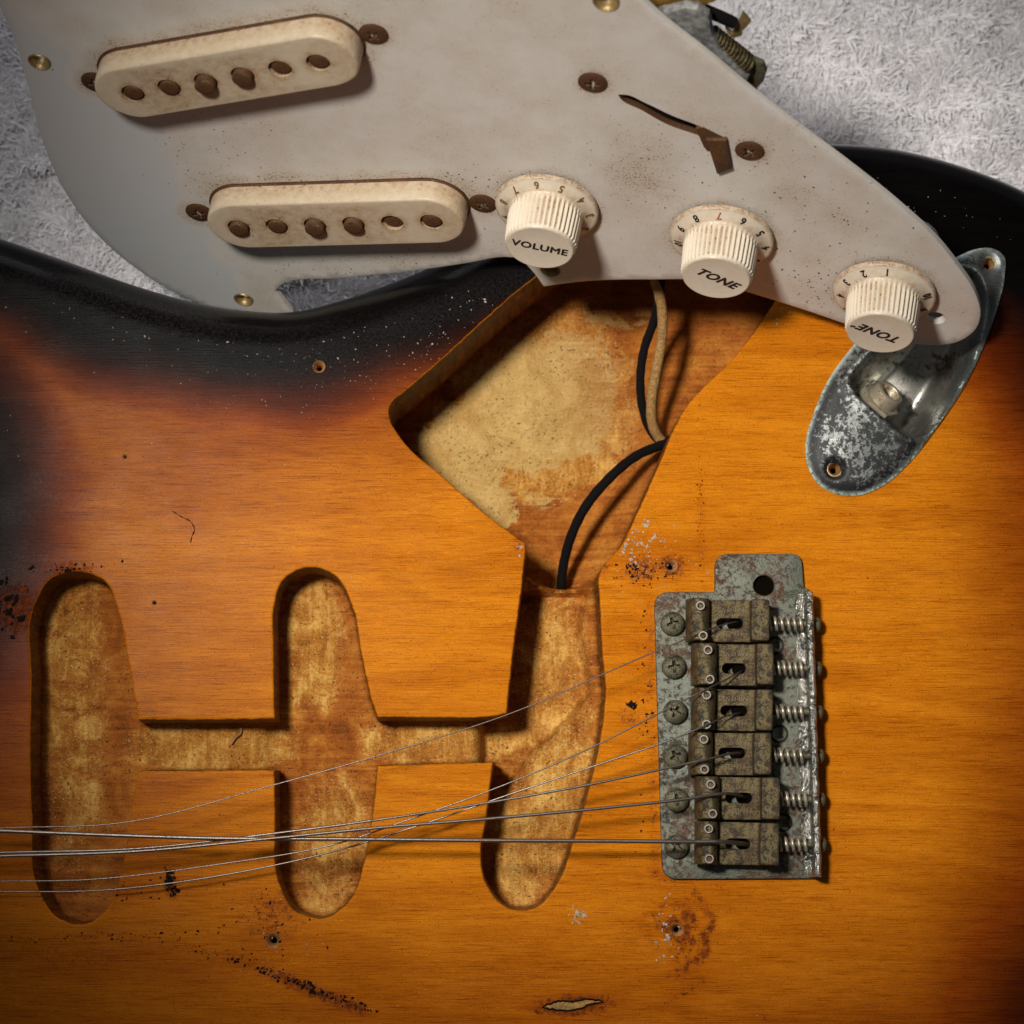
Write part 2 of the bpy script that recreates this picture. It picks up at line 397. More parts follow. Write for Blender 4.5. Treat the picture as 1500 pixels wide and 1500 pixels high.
def metal_material(name, bright=(0.45, 0.44, 0.42), dark=(0.05, 0.045, 0.04), rust=(0.16, 0.06, 0.02), amt=0.5, verd=0.2, rustamt=0.4, scale=1.0, rough=0.38, metal=0.8, pit=0.55, soft=0.04, big=0.0):
    s = NT(name)
    a = s.noise(3.2*scale, 6, 0.7, dist=0.3); f = s.noise(16*scale, 5, 0.75); p = s.noise(40*scale, 2, 0.6); b = s.noise(1.4*scale, 3, 0.5, s.co(loc=(7, 3, 1)))
    k = s.rng(s.m('ADD', s.m('MULTIPLY', a, 0.55), s.m('MULTIPLY', f, 0.5)), 0.70-amt*0.28-soft, 0.70-amt*0.28+soft)
    c = s.mix(k, bright, dark)
    rk = s.m('MULTIPLY', s.rng(s.m('ADD', s.m('MULTIPLY', f, 0.6), s.m('MULTIPLY', b, 0.5)), 0.68-rustamt*0.3, 0.80-rustamt*0.3), 0.9)
    c = s.mix(rk, c, s.mix(s.rng(p, 0.4, 0.6), rust, s.mix(1.0, rust, (0.35, 0.3, 0.3), 'MULTIPLY')))
    c = s.mix(s.m('MULTIPLY', s.rng(s.noise(2.3*scale, 4, 0.6, s.co(loc=(2, 9, 4))), 0.55, 0.72), verd), c, (0.12, 0.17, 0.10))
    mt = s.m('SUBTRACT', metal, s.m('MULTIPLY', rk, metal*0.8)); mt = s.m('SUBTRACT', mt, s.m('MULTIPLY', k, metal*0.35), clamp=True)
    r = s.m('ADD', rough, s.m('MULTIPLY', s.m('ADD', rk, s.m('MULTIPLY', k, 0.6)), 0.26))
    n = s.bump(s.m('ADD', f, s.m('MULTIPLY', p, 0.5)), pit, 0.02)
    return s.out(c, r, mt, n, 0, 0.5)
def plain(name, col, rough=0.5, metal=0, bscale=0, bstr=0.3, var=0.3, vscale=8, spec=0.5):
    s = NT(name); f = s.noise(vscale, 4, 0.65)
    c = s.mix(s.rng(f, 0.35, 0.65, 0, var), col, tuple(x*0.35 for x in col))
    n = s.bump(s.noise(bscale, 3, 0.6), bstr, 0.02) if bscale else None
    return s.out(c, rough, metal, n, None, spec)

M_FIN = finish_material(); M_CAV = cavity_material()
M_GUARD = plastic_material('aged_white_plastic', (0.71, 0.685, 0.64), 0.65, (0.40, 0.285, 0.18))
M_COVER = plastic_material('aged_cream_cover_plastic', (0.64, 0.56, 0.42), 0.95, (0.30, 0.15, 0.05), 1.6)
M_KNOB = plastic_material('aged_ivory_knob_plastic', (0.74, 0.665, 0.54), 0.85, (0.30, 0.15, 0.05), 1.8)
M_GROOVE = None
M_PLATE = metal_material('pitted_nickel_plate', (0.135, 0.145, 0.112), (0.035, 0.033, 0.022), (0.12, 0.05, 0.018), 0.5, 0.35, 0.5, rough=0.5, metal=0.5)
M_SADDLE = metal_material('rusty_bronze_saddle', (0.155, 0.115, 0.048), (0.022, 0.015, 0.007), (0.075, 0.032, 0.010), 0.6, 0.3, 0.45, 3.0, 0.34, 0.6)
M_STAMP = metal_material('worn_stamped_metal', (0.19, 0.14, 0.075), (0.04, 0.03, 0.014), (0.08, 0.035, 0.012), 0.5, 0, 0.3, 2, 0.4, 0.4)
def jack_material():
    s = NT('flaked_tarnished_chrome'); fk = s.attr('flake')
    n1 = s.noise(13, 7, 0.72, dist=0.2); n2 = s.noise(1.5, 3); sc1 = s.noise(1, 2, 0.5, s.co((2, 55, 1), 50))
    t = s.m('ADD', n1, s.m('ADD', s.m('MULTIPLY', s.m('SUBTRACT', fk, 0.55), 0.22), s.m('MULTIPLY', s.m('SUBTRACT', n2, 0.5), 0.45)))
    k = s.rng(t, 0.455, 0.535); gz = s.rng(n2, 0.35, 0.65)
    steel = s.mix(gz, (0.21, 0.22, 0.21), (0.14, 0.16, 0.14)); steel = s.mix(s.rng(sc1, 0.64, 0.72, 0, 0.4), steel, (0.5, 0.5, 0.48))
    c = s.mix(k, steel, (0.010, 0.010, 0.011)); c = s.mix(s.m('MULTIPLY', s.attr('rimwear'), s.rng(n1, 0.35, 0.6)), c, (0.36, 0.44, 0.38))
    return s.out(c, s.rng(k, 0, 1, 0.40, 0.5), s.m('SUBTRACT', 0.7, s.m('MULTIPLY', k, 0.6)), s.bump(n1, 0.4, 0.02), 0, 0.5)
M_JACK = jack_material()
M_CUP = metal_material('dull_chrome_cup', (0.40, 0.39, 0.35), (0.07, 0.06, 0.05), (0.13, 0.07, 0.03), 0.4, 0.3, 0.35, 0.5, 0.30, 0.85, 0.12)
M_FLANGE = metal_material('flaking_chrome_edge', (0.52, 0.50, 0.44), (0.03, 0.03, 0.03), (0.10, 0.06, 0.03), 0.55, 0.2, 0.1, 1.9, 0.16, 0.95, 0.8)
M_SCREW = metal_material('green_rusty_screw', (0.15, 0.14, 0.085), (0.035, 0.033, 0.02), (0.10, 0.05, 0.018), 0.5, 0.8, 0.35, 2.0, 0.5, 0.5)
M_RSCREW = metal_material('brown_rusty_screw', (0.12, 0.058, 0.02), (0.025, 0.012, 0.006), (0.10, 0.035, 0.01), 0.45, 0.0, 0.7, 2.0, 0.42, 0.45)
M_POLE = metal_material('rusted_pole_steel', (0.17, 0.095, 0.038), (0.03, 0.016, 0.008), (0.12, 0.045, 0.012), 0.5, 0.0, 0.75, 2.0, 0.42, 0.5)
M_SPRING = metal_material('worn_spring_steel', (0.44, 0.38, 0.29), (0.14, 0.11, 0.07), (0.15, 0.08, 0.03), 0.3, 0.1, 0.2, 2.0, 0.32, 0.6, 0.2)
M_SETS = metal_material('bright_set_screw', (0.26, 0.23, 0.20), (0.08, 0.07, 0.05), (0.14, 0.08, 0.04), 0.3, 0, 0.2, 2.0, 0.38, 0.5, 0.2)
M_STRING = metal_material('aged_string_steel', (0.19, 0.16, 0.135), (0.07, 0.055, 0.045), (0.2, 0.12, 0.07), 0.25, 0, 0.1, 2.0, 0.32, 0.85, 0.1)
M_BRASS = plain('dull_brass', (0.40, 0.28, 0.12), 0.45, 0.6, 14, 0.4)
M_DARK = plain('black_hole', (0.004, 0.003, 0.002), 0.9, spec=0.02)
M_HOLE = plain('bare_hole_wood', (0.50, 0.24, 0.07), 0.75, 0, 14, 0.5, 0.7, 7)
M_INK = plain('black_ink', (0.012, 0.010, 0.010), 0.5)
M_GOLDINK = plain('worn_gold_ink', (0.22, 0.115, 0.02), 0.5, 0, 0, 0, 0.6, 20)
M_FADED = plain('faded_red_ink', (0.42, 0.13, 0.05), 0.6, 0, 0, 0, 0.5, 20)
M_BWIRE = plain('black_cloth_insulation', (0.007, 0.006, 0.006), 0.9, 0, 60, 0.9, 0.3, 40, 0.12)
M_CWIRE = plain('tan_cloth_insulation', (0.46, 0.25, 0.075), 0.85, 0, 60, 0.9, 0.75, 26)
M_BLACKBIT = plain('black_grime_and_backing', (0.008, 0.005, 0.003), 0.85, spec=0.12)
M_DUST = plain('pale_dust', (0.46, 0.38, 0.28), 0.8, spec=0.1)
M_CHIPW = plain('gold_bare_wood', (0.42, 0.21, 0.03), 0.6, 0, 20, 0.6, 0.9, 9)
M_ZINC = plain('grey_cast_metal', (0.34, 0.34, 0.32), 0.6, 0.3, 20, 0.5, 0.9, 9)
M_PHEN = plain('ochre_fibre_board', (0.32, 0.17, 0.03), 0.6, 0, 10, 0.5, 0.6, 5)
M_TOWELB = plain('grey_towel_base', (0.5, 0.48, 0.49), 0.95, 0, 3, 0.6, 0.4, 2)
def towel_mat():
    s = NT('grey_towel_fibre'); a = s.noise(0.9, 4, 0.6)
    return s.out(s.ramp(a, [(0.3, (0.86, 0.83, 0.84)), (0.7, (0.95, 0.92, 0.925))]), 0.95, 0, None, 0, 0.15, Sheen_Weight=0.3)
M_TOWEL = towel_mat()
# ================================================================== guard plane (needed early to know what it hides)
nc = np.array([-0.15, -0.85, 0.505]); nc /= np.linalg.norm(nc)
GN = xc*nc[0]+yc*nc[1]+zc*nc[2]
GX = xc-GN*(xc@GN); GX /= np.linalg.norm(GX); GY = np.cross(GN, GX)
GO = at(797, 421, 0.14)
GM = T4(GX, GY, GN, GO)
def gat(px, py, h=0.0):
    """pixel -> local guard coordinates at height h over the plate's face"""
    d = ray(px, py); t = ((GO+GN*h-CPOS)@GN)/(d@GN); P = CPOS+d*t-GO
    return np.array([P@GX, P@GY, h])
def g2w(p): return GO+GX*p[0]+GY*p[1]+GN*p[2]
# ================================================================== towel
TZ = -3.15
def build_towel():
    mb = MB()
    xs = np.arange(-14, 14.01, 0.35); ys = np.arange(-12, 15.01, 0.35)
    X, Y = np.meshgrid(xs, ys); Z = TZ-0.12+0.07*wob(X, Y, 3.1)
    V = np.stack([X, Y, Z], -1).reshape(-1, 3); nx = len(xs)
    F = [(j*nx+i, j*nx+i+1, (j+1)*nx+i+1, (j+1)*nx+i) for j in range(len(ys)-1) for i in range(nx-1)]
    mb.add(V, F)
    root = mb.build('towel', M_TOWELB)
    tag(root, 'fluffy pale grey towel lying under the guitar body', 'towel')
    # pile: small bent tufts leaning with a drifting nap
    N = 300000
    P = np.column_stack([RNG.uniform(-9.5, 9.5, N), RNG.uniform(1.0, 9.8, N)])
    px, py = proj(np.column_stack([P, np.full(N, TZ+0.2)]))
    keep = (px > -60) & (px < 1560) & (py > -60) & (py < 500)
    keep &= (px < 240) | (px > 900) | ((py > 340) & (px < 720))
    P = P[keep]; n = len(P)
    ang = 1.1*wob(P[:, 0], P[:, 1], 2.3)+RNG.normal(0, 1.0, n)+0.6
    lean = RNG.uniform(0.5, 1.1, n)
    clump = 0.55+0.45*np.sin(wob(P[:, 0]+5, P[:, 1], 0.9)*2.2)
    H = RNG.uniform(0.10, 0.24, n)*(0.6+0.6*clump)
    d = np.stack([np.cos(ang), np.sin(ang)], 1); s = np.stack([-d[:, 1], d[:, 0]], 1)
    wd = RNG.uniform(0.009, 0.020, n)
    curl = RNG.normal(0, 0.06, n)
    zb = TZ-0.1+0.07*wob(P[:, 0], P[:, 1], 3.1)+0.045*wob(P[:, 0]+3, P[:, 1], .9)+.03*wob(P[:, 1], P[:, 0]+7, .43)
    rows = []
    for t, wf in ((0, 1.0), (0.4, 1.0), (0.75, 0.8), (1.0, 0.3)):
        c = P+d*(H*lean*t**1.4)[:, None]*1.1+s*(curl*t*t)[:, None]
        z = zb+H*(t*(1-0.35*lean*t))
        a = c-s*(wd*wf)[:, None]; b = c+s*(wd*wf)[:, None]
        rows.append(np.column_stack([a, z])); rows.append(np.column_stack([b, z+0.006]))
    V = np.stack(rows, 1).reshape(-1, 3)
    b = np.arange(n)[:, None]*8
    F = np.concatenate([b+np.array([0, 1, 3, 2]), b+np.array([2, 3, 5, 4]), b+np.array([4, 5, 7, 6])], 0)
    me = bpy.data.meshes.new('pile'); me.vertices.add(len(V)); me.vertices.foreach_set('co', V.ravel())
    me.loops.add(F.size); me.loops.foreach_set('vertex_index', F.ravel().astype(np.int32))
    me.polygons.add(len(F)); me.polygons.foreach_set('loop_start', np.arange(len(F), dtype=np.int32)*4)
    me.polygons.foreach_set('loop_total', np.full(len(F), 4, np.int32)); me.polygons.foreach_set('use_smooth', [True]*len(F))
    me.update(calc_edges=True); me.materials.append(M_TOWEL)
    o = bpy.data.objects.new('pile', me); COL.objects.link(o); o.parent = root; tag(o, kind='stuff')
build_towel()
# ================================================================== guitar body
guitar = empty('guitar', (0, 0, 0))
tag(guitar, 'worn sunburst electric guitar body with empty routed cavities, rusty bridge and slack strings', 'guitar')
RB = 0.56
SIL = [(-900, 150), (-450, 215), (-200, 285), (-80, 322), (0, 350), (100, 384), (200, 420), (300, 447), (370, 457), (430, 458), (500, 441), (560, 421), (620, 397), (700, 356), (800, 305), (900, 265), (1000, 237), (1100, 219), (1205, 212), (1300, 219), (1400, 243), (1500, 283), (1580, 335), (1650, 410), (1700, 500), (1735, 620), (1760, 800), (1765, 1000), (1750, 1250), (1700, 1500), (1600, 1680), (1400, 1790), (1000, 1830), (600, 1790), (200, 1770), (-300, 1830), (-700, 1800), (-900, 1600)]
OUT = ccw(smooth_loop(at2(SIL, -RB), (0, len(SIL)-1), 0.16))
INN = offset(OUT, -RB)
CAVP = [(770, 417), (712, 467), (650, 524), (592, 574), (572, 592), (569, 606), (580, 632), (598, 655), (645, 695), (704, 747), (770, 797), (770, 806), (763, 870), (752, 950), (742, 1045), (728, 1048), (640, 1051), (553, 1050), (546, 1030), (530, 960), (515, 885), (490, 842), (450, 831), (416, 848), (402, 885), (401, 950), (402, 1053), (300, 1054), (203, 1054), (190, 980), (174, 900), (152, 850), (113, 837), (74, 848), (51, 885), (46, 1000), (47, 1200), (55, 1300), (84, 1344), (125, 1354), (158, 1330), (179, 1270), (190, 1200), (202, 1130), (300, 1129), (402, 1128), (403, 1200), (408, 1290), (432, 1334), (474, 1345), (513, 1318), (534, 1260), (545, 1200), (553, 1122), (640, 1119), (722, 1117), (712, 1200), (704, 1250), (716, 1302), (746, 1331), (784, 1330), (815, 1297), (840, 1232), (862, 1160), (880, 1080), (887, 1010), (882, 950), (879, 880), (878, 842), (886, 826), (905, 806), (931, 757), (962, 688), (1003, 600), (1080, 518), (1132, 447), (1165, 390), (1160, 330), (1110, 295), (1000, 300), (900, 335), (830, 375)]
CORN = sorted(CAVP.index(p) for p in [(770, 797), (770, 806), (742, 1045), (553, 1050), (402, 1053), (203, 1054), (202, 1130), (402, 1128), (553, 1122), (722, 1117)])
_c = smooth_loop(at2(CAVP), CORN, 0.055); _c = _c[np.linalg.norm(_c-np.roll(_c, 1, 0), axis=1) > 0.03]
_a = np.arange(len(_c)); _c = _c+0.0025*np.stack([wob(_c[:, 0], _c[:, 1], 0.35), wob(_c[:, 1]+3, _c[:, 0], 0.3)], 1)
_c = _c+RNG.normal(0, .0022, _c.shape); CAV = ccw(_c)
CUPP = [(1246, 556), (1258, 540), (1288, 512), (1330, 468), (1368, 425), (1400, 398), (1424, 403), (1438, 430), (1438, 470), (1424, 520), (1396, 575), (1366, 622), (1347, 640), (1326, 638), (1300, 618), (1272, 594), (1250, 572)]
CUP = ccw(smooth_loop(at2(CUPP), (), 0.08))
HOLES = [(467, 537, .085), (983, 829, .085), (992, 1362, .085), (400, 1378, .10), (1223, 687, .10), (1449, 386, .10), (183, 669, .028), (226, 883, .028)]
HL = [circle(at(x, y)[:2], r*0.97, 14) for x, y, r in HOLES]
CA_IN = offset(CAV, -0.085)

def floor_z(X, Y, edge=None):
    """depth of the routed floor in px coordinates"""
    d = np.hypot(X-832, (Y-770)*1.0)
    ctrl = 1-gsm(np.hypot((X-830)/1.0, Y-765), 88, 101)             # round lip at the lower end
    ctrl = np.maximum(ctrl, 1-gsm(Y+(X-830)*0.0, 765, 790))
    z = -0.98+0*X
    chan = gsm(X, 190, 235)*(1-gsm(X, 370, 405))+gsm(X, 560, 590)*(1-gsm(X, 690, 712))
    z = z+0.17*chan*(1-ctrl)
    z = z+0.075*gsm(X, 127, 134)*(1-gsm(X, 200, 210))+0.06*gsm(X, 475, 481)*(1-gsm(X, 560, 570))
    # deeper inner pocket of the bridge cavity with a ragged ledge
    r = 862+8*np.sin(Y/31.0)-np.maximum(Y-1010, 0)*0.75
    pocket = (1-gsm(X, r-9, r+1))*gsm(X, 700, 712)*gsm(Y, 862, 872)*(1-gsm(Y, 1128, 1215))
    z = z-0.34*pocket-0.16*(1-gsm(np.hypot((X-748)/1.0, (Y-1088)/0.8), 26, 34))*(1-pocket)
    z = z*(1-ctrl)+ctrl*(-2.15)
    # sloped scoop on the right of the control cavity
    sc_ = ctrl*gsm(X+Y*0.42, 1140, 1330)*gsm(Y, 420, 640)
    z = z+ctrl*0.75*gsm((X-(1290-0.5*Y)), -60, 75)*gsm(Y, 500, 650)
    z = z+0.018*wob(X/100, Y/100, 1.1)+0.008*wob(X/100, Y/100, 0.27)
    return z
def paint_px(fn): return lambda co: fn(*proj(co), co)
SILP = np.array(catmull(SIL, 25))
DEB = np.array([(0, 1380), (90, 1373), (150, 1370), (240, 1382), (330, 1400), (400, 1426), (460, 1452), (530, 1480)], float)
def f_burst_vignette(X, Y, co):
    d = dist_line(SILP[SILP[:, 1] < 470], np.column_stack([X, Y]), False)
    inn = np.where(co[:, 2] < -0.03, 0.0, d)
    wd = 62+55*gsm(X, 1100, 1300)+10*wob(X/100, Y/100, 3)
    top = np.maximum(1-gsm(inn, wd*0.7, wd+175+60*gsm(X, 1150, 1400)), 0.30*(1-gsm(inn, 110, 340))*(1-gsm(X, 600, 950)))
    left = 0.95*blob(X, Y, -115, 720, 185, 300, 0, 0.62)
    rightish = 0.32*gsm(X, 1330, 1560)*gsm(Y, 400, 600)+0.20*gsm(Y, 1200, 1560)*(1-.5*(1-gsm(X, 100, 500)))+0.16*gsm(X, 1150, 1550)*gsm(Y, 1150, 1500)+0.12*(1-gsm(X, 0, 500))*gsm(Y, 850, 1150)  # bottom darkening paints vignetting into the sunburst colour
    out = np.maximum(np.maximum(top, left), 0)
    # the finish thins to bare amber beside the control cavity on its right side
    leftish = 0.13*(1-gsm(X, 60, 560))*gsm(Y, 560, 640)*(1-gsm(Y, 1100, 1400))
    r = np.clip(out+(rightish+leftish)*(1-out), 0, 1)
    rim = (co[:, 2] < -0.002) & (co[:, 2] > -.04); rim[rim] = inside(offset(CAV, .05), co[rim][:, :2])
    return np.where(rim, .04, r)
def f_stain(X, Y, co):
    s = np.zeros(len(X))
    def add(v):
        np.maximum(s, v, out=s)
    for a in ((985, 830, 26, 24, 0, .8), (950, 790, 40, 30, 0, .4), (938, 835, 36, 26, 0, .75), (940, 1000, 25, 150, 0, .42), (990, 1362, 30, 28, 0, .55), (1000, 1425, 40, 14, -10, .6), (1027, 770, 10, 90, 0, .5), (250, 1297, 10, 22, -10, .95), (840, 1473, 70, 20, -3, .9), (600, 690, 22, 16, 0, .35),
              (20, 890, 40, 45, 0, .75), (110, 834, 60, 15, 0, .6), (280, 765, 30, 26, 40, .42), (155, 1310, 60, 26, 0, .55), (400, 1340, 60, 60, 0, .6), (925, 1050, 30, 22, 0, .6), (920, 1090, 25, 25, 0, .45), (1240, 1480, 280, 12, -5, .5), (1090, 380, 40, 20, 0, .4), (760, 800, 16, 16, 0, .6), (100, 1400, 200, 20, 0, .5), (730, 1110, 22, 10, 0, .7), (1000, 1455, 60, 12, -30, .6), (880, 835, 22, 12, -40, .6)):
        add(a[5]*blob(X, Y, a[0], a[1], a[2], a[3], a[4], 0.8))
    rr = np.hypot((X-996)/1.05, Y-1362); th = np.arctan2(Y-1362, X-996); rr = rr+7*np.sin(3*th+1)+4*np.sin(7*th); add(1.0*np.exp(-((rr-45)/10)**2)*(0.62+.38*gsm(X, 950, 1020))*(.88+.12*np.sin(2*th+.6))); add(.8*(1-gsm(rr, 18, 44)))
    d = dist_line(DEB, np.column_stack([X, Y]), False); add(0.85*(1-gsm(d, 2, 22))*(0.55+0.45*gsm(X, 330, 430)))
    db = dist_line(np.array([(952, 880), (960, 1290), (1060, 1296)], float), np.column_stack([X, Y]), False); add(0.55*(1-gsm(db, 2, 18)))
    return s
def f_dust_sheen(X, Y, co):  # lacquer dust together with painted grey sheen on the left
    s = 0.95*blob(X, Y, 10, 760, 110, 130, 0, .7)
    s = np.maximum(s, 0.8*blob(X, Y, 180, 450, 200, 42, 14, .7))
    s = np.maximum(s, 0.75*blob(X, Y, 195, 575, 70, 75, 0, .8))
    s = np.maximum(s, 0.55*blob(X, Y, 470, 540, 160, 75, 0, .8))
    s = np.maximum(s, 0.6*blob(X, Y, 640, 460, 190, 26, -20, .8))
    s = np.maximum(s, 0.6*blob(X, Y, 0, 600, 60, 200, 0, .8))
    s = np.maximum(s, 0.35*blob(X, Y, 120, 800, 160, 160, 0, .9))
    return s*(co[:, 2] > -0.5)
def f_pale(X, Y, co):
    p = 0.95*blob(X, Y, 790, 600, 165, 135, -25, .35)
    p = np.maximum(p, 0.8*blob(X, Y, 680, 680, 80, 60, 30, .4)); p = np.maximum(p, 0.50*blob(X, Y, 880, 470, 120, 40, 0, .6))
    p = np.maximum(p, 0.55*blob(X, Y, 730, 770, 40, 60, 40, .5))
    p = np.maximum(p, 0.62*blob(X, Y, 100, 1000, 60, 330, 0, .5)); p = np.maximum(p, 0.85*blob(X, Y, 460, 930, 42, 120, 0, .6))
    p = np.maximum(p, 0.66*blob(X, Y, 490, 1240, 60, 120, 0, .6)); p = np.maximum(p, 0.95*blob(X, Y, 310, 1090, 130, 40, 0, .4))
    p = np.maximum(p, 0.9*blob(X, Y, 640, 1085, 110, 40, 0, .5)); p = np.maximum(p, 0.82*blob(X, Y, 810, 1000, 60, 150, 0, .6))
    p = np.maximum(p, 0.85*blob(X, Y, 800, 1200, 80, 140, 20, .6))
    ctrlband = blob(X, Y, 780, 780, 120, 26, 20, .6)
    p = p*(1-0.6*ctrlband)*(1-0.5*blob(X, Y, 1000, 560, 110, 150, -30, .6))
    return p
def f_cream(X, Y, co):
    p = 0.9*blob(X, Y, 790, 592, 140, 96, -25, .55); p = np.maximum(p, 0.85*blob(X, Y, 675, 670, 80, 62, 30, .5))
    p = np.maximum(p, 0.50*blob(X, Y, 890, 460, 100, 26, 0, .7)); p = np.maximum(p, 0.62*blob(X, Y, 725, 745, 40, 40, 40, .6)); p = np.maximum(p, .45*blob(X, Y, 790, 735, 50, 30, 0, .7))
    return p*(co[:, 2] < -1.2)
def f_red(X, Y, co):
    r = 0.6*gsm(X, 128, 150)*(1-gsm(X, 180, 215))*gsm(Y, 860, 900); r = np.maximum(r, 0.55*gsm(X, 478, 500)*(1-gsm(X, 530, 560))*(1-gsm(Y, 1030, 1090)))
    r = np.maximum(r, 0.75*blob(X, Y, 960, 640, 80, 220, -30, .5)); r = np.maximum(r, 0.7*blob(X, Y, 930, 450, 300, 60, 0, .7)); r = np.maximum(r, 0.6*blob(X, Y, 90, 1250, 60, 110, 0, .7))
    return r
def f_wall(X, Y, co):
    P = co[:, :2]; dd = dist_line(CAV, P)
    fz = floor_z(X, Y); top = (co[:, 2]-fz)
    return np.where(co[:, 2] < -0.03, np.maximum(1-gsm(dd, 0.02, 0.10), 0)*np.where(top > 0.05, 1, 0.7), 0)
def build_body():
    mb = MB()
    lo, hi = at(-40, 1540)[:2], at(1540, 180)[:2]
    cav_top = offset(CAV, 0.045); cup_top = offset(CUP, 0.09)
    ov, of = fill(INN, [cav_top, cup_top]+[offset(h, 0.012) for h in HL], 0.095, 0.5, (lo, hi))
    Z = 0*ov[:, 0]
    mb.add(np.column_stack([ov, Z]), of, 0)
    # outer roundover and side
    R = []
    for k in range(9):
        a = math.pi/2*k/8; R.append(np.column_stack([offset(OUT, -RB+RB*math.sin(a)), np.full(len(OUT), -RB*(1-math.cos(a)))]))
    R.append(np.column_stack([OUT, np.full(len(OUT), -2.1)])); R.append(np.column_stack([offset(OUT, -0.45), np.full(len(OUT), -2.58)]))
    mb.rings(R[::-1], mat=0, cap0=True)
    n0 = len(CAV)
    z = lambda L, v: np.column_stack([L, np.full(len(L), v)])
    mb.rings([z(cav_top, 0), z(offset(CAV, .026), 0), z(offset(CAV, .022), -.0004), z(offset(CAV, .010), -.006), z(CAV, -.024), z(CAV, -.034)], mat=0, flip=False)
    X, Y = proj(z(CA_IN, -1.0)); FZ = floor_z(X, Y)
    def wallring(off, k):
        L = offset(CAV, off); Lz = FZ*1.0
        if k < 1: zz = -0.034+(Lz+0.10+0.034)*k
        else: zz = Lz+(k-1)
        return np.column_stack([L, zz])
    R = [z(CAV, -.034)]+[wallring(-0.004*i+0.006*math.sin(i*2.1), i/7) for i in range(1, 7)]
    R += [np.column_stack([offset(CAV, -.015), FZ+.08]), np.column_stack([offset(CAV, -.04), FZ+.025]), np.column_stack([CA_IN, FZ])]
    mb.rings(R, mat=1, flip=False)
    ov, of = fill(CA_IN, [], 0.055)
    X, Y = proj(np.column_stack([ov, np.full(len(ov), -1.0)])); FZ2 = floor_z(X, Y); FZ2[:n0] = FZ
    mb.add(np.column_stack([ov, FZ2]), of, 1)
    cw = [z(cup_top, 0), z(cup_top, -1.3)]; mb.rings(cw, mat=1)
    for (x, y, r), h in zip(HOLES, HL):
        mb.rings([z(offset(h, .012), 0), z(h, -.02), z(offset(h, -r*0.45), -0.16), z(offset(h, -r*0.5), -0.3)], mat=2)
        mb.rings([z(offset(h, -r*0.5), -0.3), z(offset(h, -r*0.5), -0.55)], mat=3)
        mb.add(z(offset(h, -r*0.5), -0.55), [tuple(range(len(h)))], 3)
    return mb.build('body', [M_FIN, M_CAV, M_HOLE, M_DARK], guitar, 50,
        attrs={'burst_vignette': paint_px(f_burst_vignette), 'stain': paint_px(f_stain), 'dust_sheen': paint_px(f_dust_sheen), 'gloss': lambda co: gsm(-co[:, 2], .02, .10), 'pale': paint_px(f_pale), 'cream': paint_px(f_cream), 'reddish': paint_px(f_red), 'wall': paint_px(f_wall)})
body = build_body()

# gouge in the finish near the bottom edge: pale bare wood with a black torn rim
def gouge():
    P = [(797, 1475), (812, 1470), (830, 1468), (838, 1470), (858, 1465), (880, 1467), (862, 1471), (848, 1477), (822, 1479), (812, 1478)]
    L = ccw(smooth_loop(at2(P), (0, 3, 5, 7), 0.03)); L = L+0.009*np.stack([wob(L[:, 0], L[:, 1], 0.09), wob(L[:, 1], L[:, 0], .07)], 1)
    mb = MB(); o2 = offset(L, 0.016); zz = lambda Q, v: np.column_stack([Q, np.full(len(Q), v)])
    mb.rings([zz(offset(o2, 0.012), 0.001), zz(o2, 0.016), zz(offset(L, 0.012), 0.014), zz(L, 0.003)], mat=1)
    mb.add(zz(L, 0.003), [tuple(range(len(L)))], 0)
    mb.build('finish_chip', [M_CHIPW, M_BLACKBIT], guitar, 30)['label'] = 'chip in the lacquer showing bare wood'
gouge()

# ------------------------------------------------------------------ screws
def screw_mesh(r, dome, slot=0.36, rim=0.02, name='screw', mat=None, n=40):
    """round-topped cross-recess screw head as a true relief"""
    rs = np.concatenate([[0], np.linspace(0.1, 1, 14)]); V = [(0, 0, 0)]; F = []
    def zf(x, y, q):
        z = dome*math.sqrt(max(0, 1-(q*0.97)**2))
        w = 0.15*(1-0.25*q/slot); l = slot*1.25
        ax, ay = abs(x), abs(y); c = 0
        if (ax < l and ay < w) or (ay < l and ax < w): c = 1
        if q < 0.2: c = 1
        return z+rim-(dome*0.75+0.045)*c*(1-0.5*q)
    V = [(0, 0, r*0+zf(0, 0, 0))]
    for q in rs[1:]:
        for k in range(n):
            a = 2*math.pi*k/n; x, y = q*math.cos(a), q*math.sin(a); V.append((x*r, y*r, zf(x, y, q)))
    for k in range(n): V.append((r*math.cos(2*math.pi*k/n), r*math.sin(2*math.pi*k/n), -0.03))
    for k in range(n): F.append((0, 1+k, 1+(k+1) % n))
    for j in range(len(rs)-1):
        b = 1+j*n
        for k in range(n):
            F.append((b+k, b+n+k, b+n+(k+1) % n, b+(k+1) % n))
    mb = MB(); mb.add(V, F); return mb
def place(mb_or_obj, name, mat, parent, M, label=None):
    o = mb_or_obj.build(name, mat, parent, 40, M=M) if isinstance(mb_or_obj, MB) else copy_of(mb_or_obj, parent, M)
    if label: o['label'] = label
    return o
def spin(p, a, tilt=(0, 0)): return Matrix.Translation(Vector(p)) @ Matrix.Rotation(a, 4, 'Z') @ Matrix.Rotation(tilt[0], 4, 'X') @ Matrix.Rotation(tilt[1], 4, 'Y')

